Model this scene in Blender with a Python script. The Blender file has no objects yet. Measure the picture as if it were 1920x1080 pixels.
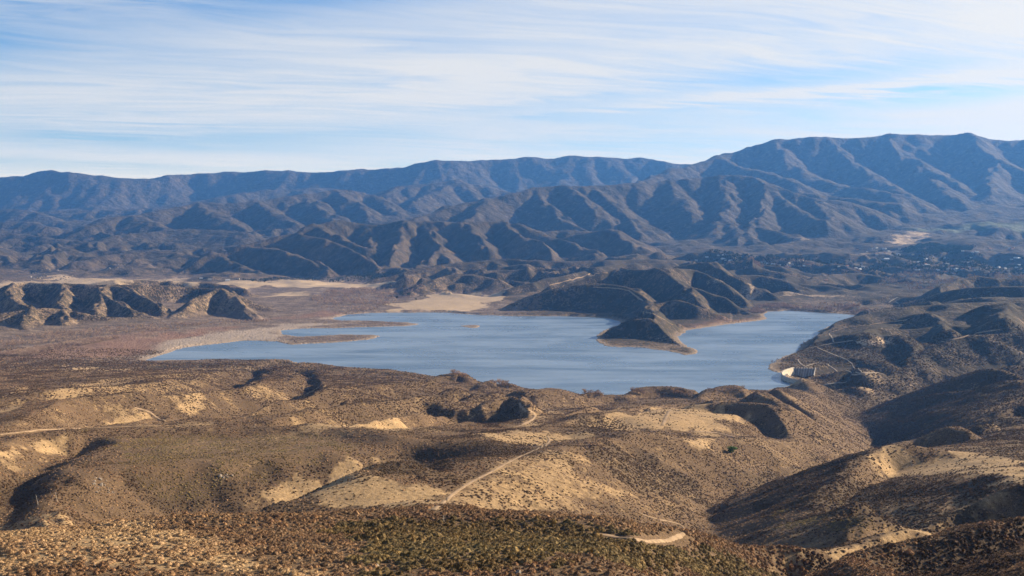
import bpy, bmesh, math, random
import numpy as np
from mathutils import Vector, Matrix
random.seed(3)
SC=bpy.context.scene; COL=SC.collection
# ------------------------------------------------------------------ camera, sky, sun, exposure
SUN_AZ,SUN_EL=65.0,19.5
cam=bpy.data.cameras.new('camera'); camo=bpy.data.objects.new('camera',cam); COL.objects.link(camo)
camo.location=(0,0,300); camo.rotation_euler=(math.radians(90)-math.atan(110/2059.0),0,0)
cam.sensor_width=36; cam.lens=36*2059.0/1920; cam.clip_start=1; cam.clip_end=80000
SC.camera=camo
SC.view_settings.view_transform='Standard'; SC.view_settings.look='None'; SC.view_settings.gamma=1
SC.view_settings.use_curve_mapping=False; SC.view_settings.exposure=1.38
SC.cycles.volume_bounces=1; SC.cycles.max_bounces=6; SC.cycles.diffuse_bounces=2; SC.cycles.glossy_bounces=2
SC.cycles.use_denoising=True
try: SC.cycles.denoiser='OPENIMAGEDENOISE'
except Exception: pass
world=bpy.data.worlds.new("World"); SC.world=world; world.use_nodes=True
class N:
    """tiny helper to write node trees"""
    def __init__(s,nt): s.nt=nt
    def n(s,typ,**kw):
        nd=s.nt.nodes.new(typ)
        for k,v in kw.items():
            if k[0]=='_': continue
            setattr(nd,k,v)
        return nd
    def put(s,sock,v):
        if isinstance(v,bpy.types.NodeSocket): s.nt.links.new(v,sock)
        elif v is not None: sock.default_value=v
    def math(s,op,a,b=None,c=None,clamp=False):
        m=s.n('ShaderNodeMath',operation=op); m.use_clamp=clamp
        s.put(m.inputs[0],a)
        if b is not None: s.put(m.inputs[1],b)
        if c is not None: s.put(m.inputs[2],c)
        return m.outputs[0]
    def vmath(s,op,a,b=None,scale=None):
        m=s.n('ShaderNodeVectorMath',operation=op); s.put(m.inputs[0],a)
        if b is not None: s.put(m.inputs[1],b)
        if scale is not None: s.put(m.inputs['Scale'],scale)
        return m.outputs[0]
    def noise(s,vec,scale,detail=4,rough=0.5,dist=0.0):
        m=s.n('ShaderNodeTexNoise'); s.put(m.inputs['Vector'],vec); m.inputs['Scale'].default_value=scale
        m.inputs['Detail'].default_value=detail; m.inputs['Roughness'].default_value=rough; m.inputs['Distortion'].default_value=dist
        return m.outputs['Fac']
    def voro(s,vec,scale,feat='F1'):
        m=s.n('ShaderNodeTexVoronoi'); m.feature=feat; s.put(m.inputs['Vector'],vec); m.inputs['Scale'].default_value=scale
        return m
    def map(s,v,a,b,c=0.0,d=1.0,smooth=True):
        m=s.n('ShaderNodeMapRange'); m.interpolation_type='SMOOTHSTEP' if smooth else 'LINEAR'; m.clamp=True
        s.put(m.inputs[0],v); s.put(m.inputs[1],a); s.put(m.inputs[2],b); s.put(m.inputs[3],c); s.put(m.inputs[4],d)
        return m.outputs[0]
    def mix(s,f,a,b,blend='MIX'):
        m=s.n('ShaderNodeMix',data_type='RGBA',blend_type=blend); s.put(m.inputs[0],f); s.put(m.inputs[6],a); s.put(m.inputs[7],b)
        return m.outputs[2]
    def ramp(s,v,stops):
        m=s.n('ShaderNodeValToRGB'); s.put(m.inputs[0],v); cr=m.color_ramp
        while len(cr.elements)<len(stops): cr.elements.new(0.5)
        for e,(p,c) in zip(cr.elements,stops): e.position=p; e.color=c if len(c)==4 else (*c,1)
        return m.outputs[0]
def build_world():
    nt=world.node_tree; n=N(nt)
    for x in list(nt.nodes): nt.nodes.remove(x)
    out=n.n('ShaderNodeOutputWorld'); bg=n.n('ShaderNodeBackground')
    sk=n.n('ShaderNodeTexSky',sky_type='NISHITA'); sk.sun_disc=False
    sk.sun_elevation=math.radians(SUN_EL); sk.sun_rotation=math.radians(SUN_AZ); sk.altitude=700; sk.air_density=1.0; sk.dust_density=0.6; sk.ozone_density=1.5
    d=n.n('ShaderNodeTexCoord').outputs['Generated']
    sp=n.n('ShaderNodeSeparateXYZ'); nt.links.new(d,sp.inputs[0])
    z=n.math('MAXIMUM',sp.outputs[2],0.0)
    # a gently curved high layer of cirrus: direction projected on the layer
    zz=n.math('ADD',z,0.045)
    u=n.math('DIVIDE',sp.outputs[0],zz); v=n.math('DIVIDE',sp.outputs[1],zz)
    cb=n.n('ShaderNodeCombineXYZ'); nt.links.new(u,cb.inputs[0]); nt.links.new(v,cb.inputs[1])
    P=cb.outputs[0]
    rot=n.n('ShaderNodeVectorRotate',rotation_type='Z_AXIS'); nt.links.new(P,rot.inputs['Vector']); rot.inputs['Angle'].default_value=math.radians(-20)
    Q=rot.outputs[0]
    st=n.vmath('MULTIPLY',Q,(0.42,1.0,1.0))
    warp=n.n('ShaderNodeTexNoise'); nt.links.new(Q,warp.inputs['Vector']); warp.inputs['Scale'].default_value=0.35; warp.inputs['Detail'].default_value=3
    wv=n.vmath('SCALE',n.vmath('SUBTRACT',warp.outputs['Color'],(0.5,0.5,0.5)),scale=1.3)
    st=n.vmath('ADD',st,wv)
    big=n.noise(st,0.42,3,0.5)
    mid=n.noise(st,1.0,6,0.55,0.25)
    fine=n.noise(n.vmath('MULTIPLY',st,(0.8,1.6,1.0)),3.4,8,0.66,0.6)
    s_=n.math('ADD',n.math('MULTIPLY',big,0.45),n.math('ADD',n.math('MULTIPLY',mid,0.27),n.math('MULTIPLY',fine,0.30)))
    sx=n.math('DIVIDE',sp.outputs[0],n.math('MAXIMUM',sp.outputs[1],0.05)); sz=n.math('DIVIDE',sp.outputs[2],n.math('MAXIMUM',sp.outputs[1],0.05))
    cover=n.math('ADD',n.map(s_,0.33,0.60,0.25,1.05),0.02)
    side=n.map(sp.outputs[0],-0.5,0.6,-0.10,0.16)
    up=n.map(z,0.13,0.32,0.0,-0.75)
    low=n.map(z,0.0,0.075,0.42,0.0)
    cover=n.math('ADD',cover,n.math('ADD',low,n.math('ADD',side,up)))
    # blue openings in the veil and one thin bright streak
    wob=n.math('MULTIPLY',n.math('SUBTRACT',fine,0.5),0.035)
    def gap(cx,cz,rx,rz,k,tilt=0.0):
        dx=n.math('SUBTRACT',sx,cx); dz=n.math('ADD',n.math('SUBTRACT',n.math('SUBTRACT',sz,cz),n.math('MULTIPLY',dx,tilt)),wob)
        e=n.math('ADD',n.math('POWER',n.math('ABSOLUTE',n.math('DIVIDE',dx,rx)),2.0),n.math('POWER',n.math('ABSOLUTE',n.math('DIVIDE',dz,rz)),2.0))
        return n.math('MULTIPLY',n.math('EXPONENT',n.math('MULTIPLY',e,-1.0)),k)
    for g in ((-0.42,0.185,0.22,0.030,-0.50,0.05),(-0.14,0.215,0.12,0.016,-0.45,0.05),(-0.26,0.082,0.15,0.011,-0.55,0.02),(-0.45,0.09,0.12,0.010,-0.2,0.0),(0.02,0.104,0.17,0.011,-0.40,0.04),
              (0.25,0.135,0.20,0.013,-0.45,0.10),(0.38,0.118,0.14,0.009,-0.45,0.09),(-0.05,0.145,0.2,0.012,0.25,0.03),(0.30,0.127,0.30,0.0045,0.6,0.075)):
        cover=n.math('ADD',cover,gap(*g))
    cover=n.math('ADD',cover,0.0,clamp=True)
    # one long thin contrail streak, rising to the right
    sun=Vector((math.sin(math.radians(SUN_AZ))*math.cos(math.radians(SUN_EL)),math.cos(math.radians(SUN_AZ))*math.cos(math.radians(SUN_EL)),math.sin(math.radians(SUN_EL))))
    dt=n.vmath('DOT_PRODUCT',d,tuple(sun)) if False else None
    dn=n.n('ShaderNodeVectorMath',operation='DOT_PRODUCT'); nt.links.new(d,dn.inputs[0]); dn.inputs[1].default_value=tuple(sun)
    glow=n.math('POWER',n.math('MAXIMUM',dn.outputs['Value'],0.0),5.0)
    # what the cirrus scatters: white, brighter near the sun
    cc=n.mix(glow,(6.3,6.2,6.0,1),(8.6,8.1,7.3,1))
    cc=n.mix(n.map(z,0.0,0.09),n.mix(glow,(8.2,7.7,6.3,1),(9.6,8.9,7.1,1)),cc)
    skyc=n.mix(1.0,sk.outputs[0],(0.66,0.88,1.16,1),'MULTIPLY')
    col=n.mix(cover,skyc,cc)
    nt.links.new(col,bg.inputs[0]); bg.inputs[1].default_value=0.05
    nt.links.new(bg.outputs[0],out.inputs[0])
build_world()
SUNV=Vector((math.sin(math.radians(SUN_AZ))*math.cos(math.radians(SUN_EL)),math.cos(math.radians(SUN_AZ))*math.cos(math.radians(SUN_EL)),math.sin(math.radians(SUN_EL))))
sl_=bpy.data.lights.new('sun','SUN'); sl_.energy=5.0; sl_.angle=math.radians(0.5); sl_.color=(1.0,0.83,0.63)
so=bpy.data.objects.new('sun',sl_); COL.objects.link(so); so.rotation_mode='QUATERNION'; so.rotation_quaternion=SUNV.to_track_quat('Z','Y')
so.location=(3000,2000,2500)
# ------------------------------------------------------------------ terrain
F=2059.0; HC=300.0; PITCH=math.atan(110/F)
cp_,sp_=math.cos(PITCH),math.sin(PITCH)
def wpt(px,py,D):
    """point seen at photo pixel (px,py), D metres ahead of the camera"""
    r=(px-960)/F; u=(540-py)/F
    fy=cp_+u*sp_; fz=-sp_+u*cp_
    k=D/fy
    return (r*k, D, HC+fz*k)
def wpx(px,D):
    return ((px-960)/F*D/ (cp_+0.0), D)
rng=np.random.RandomState(7)
PERM=rng.permutation(65536).astype(np.int64)
def hsh(ix,iy,s):
    a=(ix*374761393+iy*668265263+s*974711)&0x7fffffff
    a=((a^(a>>13))*1274126177)&0x7fffffff
    return ((a^(a>>16))&0xffff)/65535.0
def vnoise(x,y,s=0):
    ix=np.floor(x).astype(np.int64); iy=np.floor(y).astype(np.int64)
    fx=x-ix; fy=y-iy
    fx=fx*fx*fx*(fx*(fx*6-15)+10); fy=fy*fy*fy*(fy*(fy*6-15)+10)
    a=hsh(ix,iy,s); b=hsh(ix+1,iy,s); c=hsh(ix,iy+1,s); d=hsh(ix+1,iy+1,s)
    return (a+(b-a)*fx)*(1-fy)+(c+(d-c)*fx)*fy-0.5
def fbm(x,y,o=4,s=0,g=0.5):
    r=0; a=1.0
    for i in range(o):
        r=r+a*vnoise(x*2**i+i*17.3,y*2**i-i*9.1,s+i); a*=g
    return r
def sm(a,b,x):
    t=np.clip((x-a)/(b-a),0,1); return t*t*(3-2*t)

# --- lake outline (pixels on the water level)
LAKE=[(272,676),(318,661),(345,652),(400,645),(455,639),(470,639),(520,641),(543,647),(560,646),(600,643),(650,640),
 (690,637),(713,631),(700,628),(640,628),(590,630),(560,631),(530,627),(526,620),(560,616),(640,615.5),(700,613),(760,611),(786,608),
 (765,604.5),(700,602.5),(640,601),(624,597),(650,590),(690,587),(720,586.5),(800,585.5),(850,587),(900,591),(960,592.5),
 (1060,593.5),(1110,595),(1140,597.5),(1160,602),(1163,607),(1135,618),(1118,630),(1116,637),(1135,648),(1160,651),
 (1200,651.5),(1250,658),(1290,667),(1303,664),(1308,657),(1288,650),(1276,641),(1272,632),(1290,620),
 (1320,615),(1370,607),(1430,601),(1439,597.5),(1432,590),(1440,584),(1480,582.5),(1530,586),(1570,588),(1602,591),(1606,596),
 (1570,606),(1535,620),(1530,630),(1505,643),(1492,660),(1462,672),(1443,683),(1444,693),(1458,699),(1480,698.5),(1470,703.9),(1467,707.6),(1468,711.4),(1474,715.3),
 (1484,719),(1470,726),(1440,731),(1430,738),(1395,739),(1340,746),(1300,752),(1200,745),(1150,747),(1110,746),(1040,739),(960,733),(910,724),(860,719),
 (800,708),(740,701),(650,694),(600,688),(560,681),(530,677),(480,674),(400,673),(330,675)]
ISLE=[(858,611),(875,610),(893,609.5),(900,612),(893,615),(880,615)]
def lk(px,py):
    r=(px-960)/F; u=(540-py)/F
    fy=cp_+u*sp_; fz=-sp_+u*cp_
    k=-HC/fz
    return (r*k, fy*k)
LAKEW=np.array([lk(*p) for p in LAKE]); ISLEW=np.array([lk(*p) for p in ISLE])
def poly_sd(X,Y,P):
    """signed distance, + inside"""
    d=np.full(X.shape,1e12); ins=np.zeros(X.shape,bool)
    n=len(P)
    for i in range(n):
        ax,ay=P[i]; bx,by=P[(i+1)%n]
        ex,ey=bx-ax,by-ay; L=ex*ex+ey*ey+1e-9
        t=np.clip(((X-ax)*ex+(Y-ay)*ey)/L,0,1)
        dd=(X-ax-t*ex)**2+(Y-ay-t*ey)**2
        d=np.minimum(d,dd)
        c=((ay>Y)!=(by>Y))
        xi=ax+(Y-ay)*ex/(ey if abs(ey)>1e-9 else 1e-9)
        ins^=(c&(X<xi))
    d=np.sqrt(d)
    return np.where(ins,d,-d)

# --- base surface: (px, D, z)
BASE=[]
def bz(px,D,z): BASE.append((px,D,z))
def bp(px,py,D): BASE.append((px,D,wpt(px,py,D)[2]))
for px in (-300,400,960,1500,2200): bz(px,3,288); bz(px,60,266); bz(px,100,252)
for px,z in ((-300,243),(0,242),(500,241),(960,238),(1400,228),(2200,250)): bz(px,150,z)
# near slope seen from above
for a in [(0,1060,200),(250,1060,200),(500,1060,203),(800,1060,205),(1100,1060,208),
          (0,1000,240),(250,1000,243),(500,1010,245),(800,1010,255),(1100,1030,250),(1300,1050,260)]: bp(*a)
for a in [(0,470,180),(350,520,150),(700,480,176),(1000,440,188),(1250,520,150),(1500,520,118),(1800,560,150),(2200,600,190)]:
    bz(a[0],a[1],a[2])
# middle ground
for a in [(0,825,880),(200,812,900),(0,790,1050),(250,790,1050),(0,760,1250),(200,750,1300),(400,775,1150),(550,790,1050),(100,730,1500),(320,725,1550),
          (550,755,1300),(650,770,1200),(0,705,1900),(200,700,2000),(400,700,2000),(600,730,1600),(520,700,2050),(700,745,1550),(800,765,1350),(850,735,1750),
          (700,712,1950),(620,695,2200),(960,742,1850),(1050,760,1650),(1080,766,1500),(1180,756,1750),(1100,790,1150),(1200,780,1200),(1300,772,1270),(1380,780,1270),(1250,768,1450),
          (1100,752,1850),(0,680,2350),(150,677,2420),(300,680,2450),(420,679,2450),(850,719,2050),(960,735,1960),(1200,745,1880)]: bp(*a)
for a in [(0,2800,9),(200,2800,7),(400,3200,3),(-100,3000,14),(300,3500,9),(500,3600,5),(520,4000,8),(600,4700,9),(800,4700,10),(700,4300,5),(600,6000,9),(300,6400,15),(0,6800,28),(-300,6500,60),
          (450,5200,16),(200,5300,20),(0,5300,25),(900,4200,14),(950,5000,35),(900,6300,35),(1100,5500,60),(1300,5500,60),(1500,4450,6),(1650,5200,20),(1600,4500,10),(1750,5900,42),(1950,5900,44),(1450,6300,85),
          (1300,7200,125),(1600,7500,150),(1900,8000,200),(1950,8800,262),(1700,10500,450),(1950,10500,470),(1500,9500,330),(0,9000,125),(250,9000,130),(400,9500,180),
          (300,12500,360),(0,13000,330),(600,13500,480),(750,10500,340),(1000,8600,170),(600,8600,140),(1150,8300,150),(-300,9000,200),(2300,9000,300),(1000,13000,520),
          (-300,15000,500),(300,16500,650),(960,16500,700),(1500,16500,900),(2300,16500,900),(-300,24000,500),(960,24000,500),(2300,24000,500)]: bz(*a)
for a in [(1545,2850,20),(1575,3080,24),(1500,2620,10),(1600,2750,36),(1650,3000,45),(1700,3200,55),(1640,3300,34),(1800,3100,70)]: bz(*a)
# right side, dam and the canyon beyond the dam
for a in [(1640,3800,28),(1750,3500,48),(1900,3500,70),(2100,3500,100),(1700,2900,28),(1850,2800,40),(2000,2700,60),(1600,2450,2),(1560,2250,-25),(1650,2150,-28),(1700,2250,-15),
          (1640,1700,-20),(1540,1800,16),(1500,1980,10),(1800,1650,30),(1950,1700,60),(1650,1450,0),(1620,1300,25),(1560,1150,45),(1450,1000,66),(1340,860,84),(1900,1150,95),(1700,950,108),(1850,900,122),(2100,1200,120),
          (1600,700,128),(1750,600,148),(1900,600,165),(1500,560,140),(1650,480,150),(2100,2200,100),(1900,2050,20),(1800,2150,0),(1700,4500,20),(1900,4700,60)]: bz(*a)

# --- ridges: (points px,py,D), slope, crest radius, concavity height (0 = straight)
RIDGES=[]
def R(pts,s,r,c=0,k=None,amp=1.0):
    s=s*(1.15 if c else 1.32 if s>0.3 else 1.12)
    RIDGES.append((pts,s,r,c,k if k else max(3.0,r*0.45)))
# far skyline
R([(-420,345,17500),(-150,340,17500),(0,336,17500),(50,332,17500),(95,320,17500),(150,326,17300),(220,329,17300),(290,331,17500),(380,328,18000),(450,326,18000),(530,323,17800),
   (600,321,17500),(640,319,17300),(690,320,17300),(720,323,17200),(765,314,17000),(800,302,17000),(835,299,17000),(870,301,17200),(890,306,17300),(960,297,17500),(1040,292,17500),(1100,289,17500),
   (1160,293,17500),(1210,296,17500),(1240,304,17300),(1290,309,17300),(1400,312,17300),(1500,320,17000)],0.5,60,1100,40)
R([(1195,340,12300),(1235,325,13000),(1290,309,13800),(1350,296,14200),(1400,284,14400),(1430,271,14500),(1470,263,14500),(1550,260,14500),(1610,258,14500),(1660,252,14500),(1700,255,14500),(1760,257,14500),
   (1790,254,14400),(1810,250,14300),(1830,258,14300),(1860,262,14300),(1920,262,14200),(2100,262,13500),(2400,290,12500)],0.48,50,1300,35)
for p in ([(1660,252,14500),(1672,285,13700),(1720,308,13100),(1775,330,12500),(1800,352,11900)],
          [(1810,250,14300),(1835,285,13600),(1880,300,13100),(1945,330,12500)],
          [(1880,300,13100),(1850,335,12400),(1870,355,11700)],
          [(1550,260,14500),(1570,295,13700),(1610,313,13100),(1650,338,12400),(1690,362,11600),(1720,375,11100)],
          [(1470,263,14500),(1470,300,13700),(1520,325,12900),(1560,345,12200),(1640,358,11500),(1690,368,11000)],
          [(1350,296,14200),(1390,315,13300),(1450,325,12600),(1500,342,11900)],
          [(1750,335,12300),(1760,352,11800),(1790,372,11200)]):
    R(p,0.46,45,600,40)
# second layers on the left
R([(600,392,12600),(650,380,13200),(700,369,13500),(745,352,13700),(800,342,13900),(850,335,14000),(900,347,14000),(970,365,13600),(1010,372,13200)],0.42,60,500,30)
R([(850,335,14000),(800,362,13100),(780,385,12300)],0.4,40,350,25)
R([(745,352,13700),(720,378,12900),(690,395,12200)],0.4,40,350,25)
R([(60,400,14500),(150,395,14800),(240,400,14500),(330,385,14600),(420,372,15000),(500,360,15500),(600,352,15800)],0.4,60,400,30)
R([(130,446,9700),(180,420,10100),(240,402,10600),(320,388,11000),(370,377,11300),(420,380,11300),(480,374,11500),(560,368,12000),(620,358,12300),(680,362,12500),(720,378,12300),(745,400,11600)],0.42,45,500,25)
for p in ([(370,377,11300),(395,398,10600),(430,420,10000),(470,440,9400)],[(480,374,11500),(510,398,10800),(560,420,10200)],
          [(560,368,12000),(600,392,11200),(640,415,10500)],[(620,358,12300),(670,385,11500),(700,410,10900)],[(240,402,10600),(290,425,9900),(340,442,9300)]):
    R(p,0.42,30,350,20)
R([(-200,410,12500),(0,395,13500),(40,392,13500),(90,405,13000)],0.35,50,300,25)
R([(-200,430,10500),(0,420,11500),(50,415,11500),(110,428,11000),(150,440,10500)],0.35,50,300,25)
R([(-200,450,9500),(-60,440,9700),(20,436,10000),(70,443,9800),(120,452,9400)],0.35,40,200,20)
R([(-150,480,7800),(0,470,8300),(8,463,8500)],0.35,30,150,15)
R([(80,482,8000),(160,462,8500),(215,440,9000),(290,431,9300),(380,428,9400),(450,434,9100)],0.32,40,200,20)
R([(150,492,7400),(210,478,7700),(280,470,7900),(330,478,7700),(400,482,7500)],0.30,35,120,15)
R([(300,470,8100),(400,462,8400),(480,455,8500)],0.3,40,120,15)
R([(-100,520,6600),(20,515,6800),(60,505,7000),(90,503,7000),(140,515,6800),(180,527,6600)],0.3,25,60,10)
# big ridge in the right half
R([(735,420,8900),(830,392,9500),(900,370,9900),(960,363,10100),(1000,352,10300),(1060,347,10300),(1110,350,10400),(1190,344,10600),(1250,337,10800),(1340,331,10900),(1400,330,10800),(1445,347,10400),(1500,360,10100),
   (1540,370,9900),(1600,377,9700)],0.5,35,650,25)
for p in ([(1000,352,10300),(1008,372,9900),(1035,392,9500),(1060,412,9100),(1100,432,8700)],
          [(1060,347,10300),(1095,372,9800),(1125,395,9300)],[(1110,350,10400),(1160,385,9700),(1200,418,9000),(1210,440,8600)],
          [(1250,337,10800),(1270,370,10100),(1290,405,9400)],[(1340,331,10900),(1360,370,10000),(1345,405,9300),(1330,440,8600)],
          [(1445,347,10400),(1422,372,9800),(1430,398,9300),(1400,420,8800),(1370,448,8200)],
          [(1445,347,10400),(1480,378,9700),(1520,400,9200),(1560,415,8800)],[(1540,370,9900),(1560,392,9300),(1575,408,8900)],
          [(1520,360,10700),(1600,372,10500),(1680,378,10100)],[(1400,420,8800),(1450,432,8500),(1500,440,8200),(1530,455,7900)],
          [(1345,405,9300),(1390,445,8300),(1430,455,8000)],[(900,370,9900),(890,400,9300),(860,425,8800)]):
    R(p,0.47,34,450,26)
R([(1680,420,9600),(1760,405,10000),(1850,392,10400),(1950,388,10500)],0.25,50,120,20)
R([(1760,445,8700),(1850,428,9000),(1950,425,9000)],0.22,50,90,20)
R([(1440,465,7600),(1500,452,7900),(1560,450,7900),(1640,458,7700)],0.25,40,80,15)
R([(1700,458,7700),(1780,450,7800),(1850,452,7700),(1950,448,7700)],0.25,40,80,15)
R([(1500,492,6700),(1560,480,6900),(1640,478,6900),(1700,488,6700)],0.22,30,50,12)
# central ridge
R([(330,510,6900),(400,480,7200),(450,466,7300),(520,446,7500),(560,442,7500),(600,425,7700),(650,413,7900),(700,425,7900),(760,415,7800),(800,417,7800),(860,421,7700),(930,416,7900),(980,432,7700),(1050,450,7500)],0.5,22,300,14)
R([(1040,452,7700),(1100,440,7700),(1150,434,7700),(1180,442,7600),(1205,460,7400),(1218,472,7200)],0.45,25,200,12)
R([(960,446,7800),(1040,430,8100),(1100,432,8000)],0.45,25,200,12)
for p in ([(800,417,7800),(812,445,7400),(828,470,7000),(850,492,6700)],[(860,421,7700),(885,448,7350),(905,470,7050)],[(930,416,7900),(960,440,7500),(1000,458,7200),(1030,480,6900)],
          [(560,442,7500),(620,452,7200),(670,475,6900),(710,505,6500)],[(600,425,7700),(640,448,7300),(690,470,7000)],[(760,415,7800),(755,450,7300),(740,480,6850),(720,500,6600)],
          [(828,470,7000),(800,495,6600),(780,508,6400)],[(700,425,7900),(710,455,7350),(700,480,6950),(675,505,6550)],[(450,466,7300),(520,470,7100),(590,490,6750),(620,510,6450)],
          [(400,480,7200),(440,495,6900),(480,512,6500)],[(1150,434,7700),(1185,455,7300),(1200,468,7100)],[(1050,450,7500),(1090,465,7200),(1130,480,6900)]):
    R(p,0.46,26,220,16)
# foothills
for p in ([(690,528,5700),(760,513,5800),(850,499,6000),(960,492,6100),(1010,493,6000)],[(1010,493,6000),(1100,495,5900),(1200,490,6100),(1300,492,6200)],
          [(770,548,4800),(830,524,5200),(880,518,5300),(945,528,5100)],[(1100,508,5300),(1180,500,5600),(1260,498,5700)],[(900,515,5500),(950,508,5600),(1040,512,5500)],
          [(960,545,4700),(1040,525,4900),(1090,515,5100)],[(850,505,5800),(870,530,5300)],[(1300,500,5800),(1380,498,5900),(1470,505,5700)],
          [(1480,538,5100),(1560,518,5500),(1620,514,5600),(1690,530,5300)],[(1250,480,6900),(1330,474,7000),(1400,480,6900)]):
    R(p,0.34,16,90,10)
for p in ([(1380,521,5000),(1440,522,5050),(1500,536,4900),(1560,553,4800)],[(1450,549,4650),(1490,545,4700),(1540,562,4550)],[(1340,512,5500),(1400,508,5600),(1470,514,5500)],[(1600,538,5000),(1660,531,5050),(1720,540,4900)],[(1500,527,5700),(1440,500,6100),(1360,494,6200)]):
    R(p,0.36,16,0,8)
# peninsula
for p,s in (([(915,590,3980),(929,580,4000),(1017,550,4080),(1104,538,4080),(1177,544,3980),(1206,565,3780),(1218,576,3620)],0.42),
          ([(1030,545,4350),(1104,527,4450),(1148,513,4550),(1192,516,4450),(1247,513,4350),(1273,535,4150),(1332,557,3950),(1380,573,3830),(1415,586,3750),(1437,598,3690)],0.45),
          ([(1247,513,4400),(1308,514,4600),(1340,527,4430),(1370,545,4300),(1396,563,4170),(1412,578,4090)],0.45),
          ([(1270,510,5000),(1314,505,5000),(1337,505,4950),(1367,521,4750),(1396,538,4580),(1422,541,4600),(1450,552,4500),(1480,564,4450)],0.42),
          ([(1218,576,3620),(1240,571,3650),(1265,568,3640),(1285,577,3580),(1320,585,3560),(1355,592,3550)],0.5),
          ([(1273,535,4150),(1290,560,3800),(1310,578,3640)],0.5),
          ([(1218,578,3600),(1206,583,3500),(1177,598,3480)],0.5),([(1206,583,3500),(1235,591,3420),(1262,606,3300),(1278,615,3230)],0.5),
          ([(1128,626,3080),(1154,612,3060),(1192,603,3060),(1227,603,3050),(1250,617,2960),(1278,644,2820)],0.48),
          ([(1227,604,3050),(1225,592,3250),(1215,584,3450)],0.45)):
    R(p,s,10,0,5)
# left hills
for p,s in (([(-200,590,3200),(-60,588,3350),(0,590,3350),(53,582,3400),(75,581,3430),(117,584,3450),(133,584,3470),(167,591,3440),(217,595,3450),(290,594,3560),(345,596,3560)],0.5),
          ([(-200,540,4300),(-60,545,4300),(10,545,4280),(33,537,4300),(60,535,4350),(120,537,4300),(160,538,4300),(205,540,4250),(300,541,4400),(370,545,4450),(430,552,4300)],0.5),
          ([(33,537,4300),(12,548,4050),(22,562,3850),(40,574,3620),(53,582,3400)],0.55),
          ([(-60,545,4300),(-70,560,4000),(-40,580,3600)],0.5),
          ([(120,537,4300),(128,548,4050),(112,566,3830),(125,584,3470)],0.6),
          ([(205,540,4250),(198,552,3980),(215,567,3760),(240,580,3600),(285,593,3520)],0.6),([(198,552,3980),(188,572,3700),(180,588,3480)],0.55),
          ([(205,540,4250),(240,547,4120),(290,565,3870),(308,584,3640)],0.55),
          ([(318,595,3540),(367,567,3790),(400,553,3930),(420,550,3960),(436,559,3870),(482,597,3560)],0.5),
          ([(420,550,3960),(470,565,4000),(535,582,3950)],0.32),
          ([(205,532,4800),(300,531,5000),(380,536,4900),(450,545,4700)],0.3),
          ([(53,582,3400),(45,605,3200),(60,625,3060)],0.5),([(117,584,3450),(118,605,3260)],0.5)):
    R(p,s,9,0,5)
# right hand hills
for p,s in (([(1760,548,4200),(1775,540,4300),(1830,522,4500),(1865,527,4400),(1930,522,4400),(2200,500,4300)],0.35),
          ([(1605,593,3800),(1660,577,3850),(1715,565,3850),(1765,552,3800),(1840,544,3700),(1930,538,3600),(2200,520,3500)],0.38),
          ([(1600,603,3480),(1665,583,3500),(1727,570,3400),(1752,570,3300),(1768,584,3180)],0.42),
          ([(1552,626,3080),(1590,614,3150),(1665,604,3100),(1740,586,3050),(1768,600,2900),(1775,620,2700)],0.42),
          ([(1502,655,2760),(1560,641,2800),(1615,634,2800),(1652,628,2750),(1690,632,2650),(1703,652,2520),(1716,686,2330)],0.45),
          ([(1790,600,2950),(1840,577,2950),(1877,571,2950),(1930,585,2850),(2100,560,2900)],0.4),
          ([(1877,571,2950),(1880,600,2700)],0.4),
          ([(1735,660,2430),(1765,643,2500),(1830,624,2500),(1875,618,2500),(1930,606,2500),(2200,580,2500)],0.42),
          ([(1750,668,2300),(1800,652,2300),(1860,650,2250),(1900,665,2150)],0.35),
          ([(1450,684,2500),(1475,673,2520),(1520,669,2540),(1590,669,2480),(1650,682,2380)],0.28),
          ([(1560,700,2300),(1600,692,2320),(1660,700,2200)],0.3),
          ([(1668,714,2000),(1740,697,1960),(1815,690,1910),(1865,694,1860),(1930,702,1780),(2150,690,1700)],0.4),
          ([(1436,724,2060),(1470,716,2080),(1515,713,2060),(1590,719,1980),(1640,722,1900),(1690,720,1840),(1765,719,1760),(1820,721,1700),(1865,715,1690),(1930,708,1700),(2150,680,1700)],0.40),
          ([(1556,742,1840),(1582,733,1870),(1610,724,1900)],0.45),
          ([(1630,791,1380),(1687,764,1470),(1726,754,1500),(1778,755,1490),(1815,742,1510),(1849,728,1550),(1930,710,1600),(2150,680,1650)],0.42),
          ([(1654,800,1290),(1694,781,1350),(1716,779,1350),(1768,786,1300)],0.45),
          ([(1710,813,1200),(1733,799,1240),(1778,791,1250),(1820,793,1220),(1862,793,1200)],0.45),
          ([(1778,787,1290),(1817,777,1300),(1881,771,1300),(1930,773,1290),(2150,760,1250)],0.4),
          ([(1642,832,1050),(1687,819,1090),(1730,808,1090),(1768,805,1080),(1817,812,1040)],0.4),
          ([(1445,736,1680),(1494,739,1620),(1542,745,1570),(1590,750,1500),(1630,762,1450),(1648,772,1420)],0.45),
          ([(1445,736,1680),(1384,736,1700),(1332,748,1620),(1290,757,1560)],0.4),
          ([(1302,746,1780),(1325,733,1840),(1352,726,1862),(1395,727,1855),(1430,738,1800)],0.42),
          ([(1384,736,1700),(1440,760,1480),(1530,780,1330),(1600,800,1260)],0.4),
          ([(1300,765,1400),(1400,765,1380),(1500,778,1300),(1590,806,1200)],0.38)):
    R(p,s,10,0,5)
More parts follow.
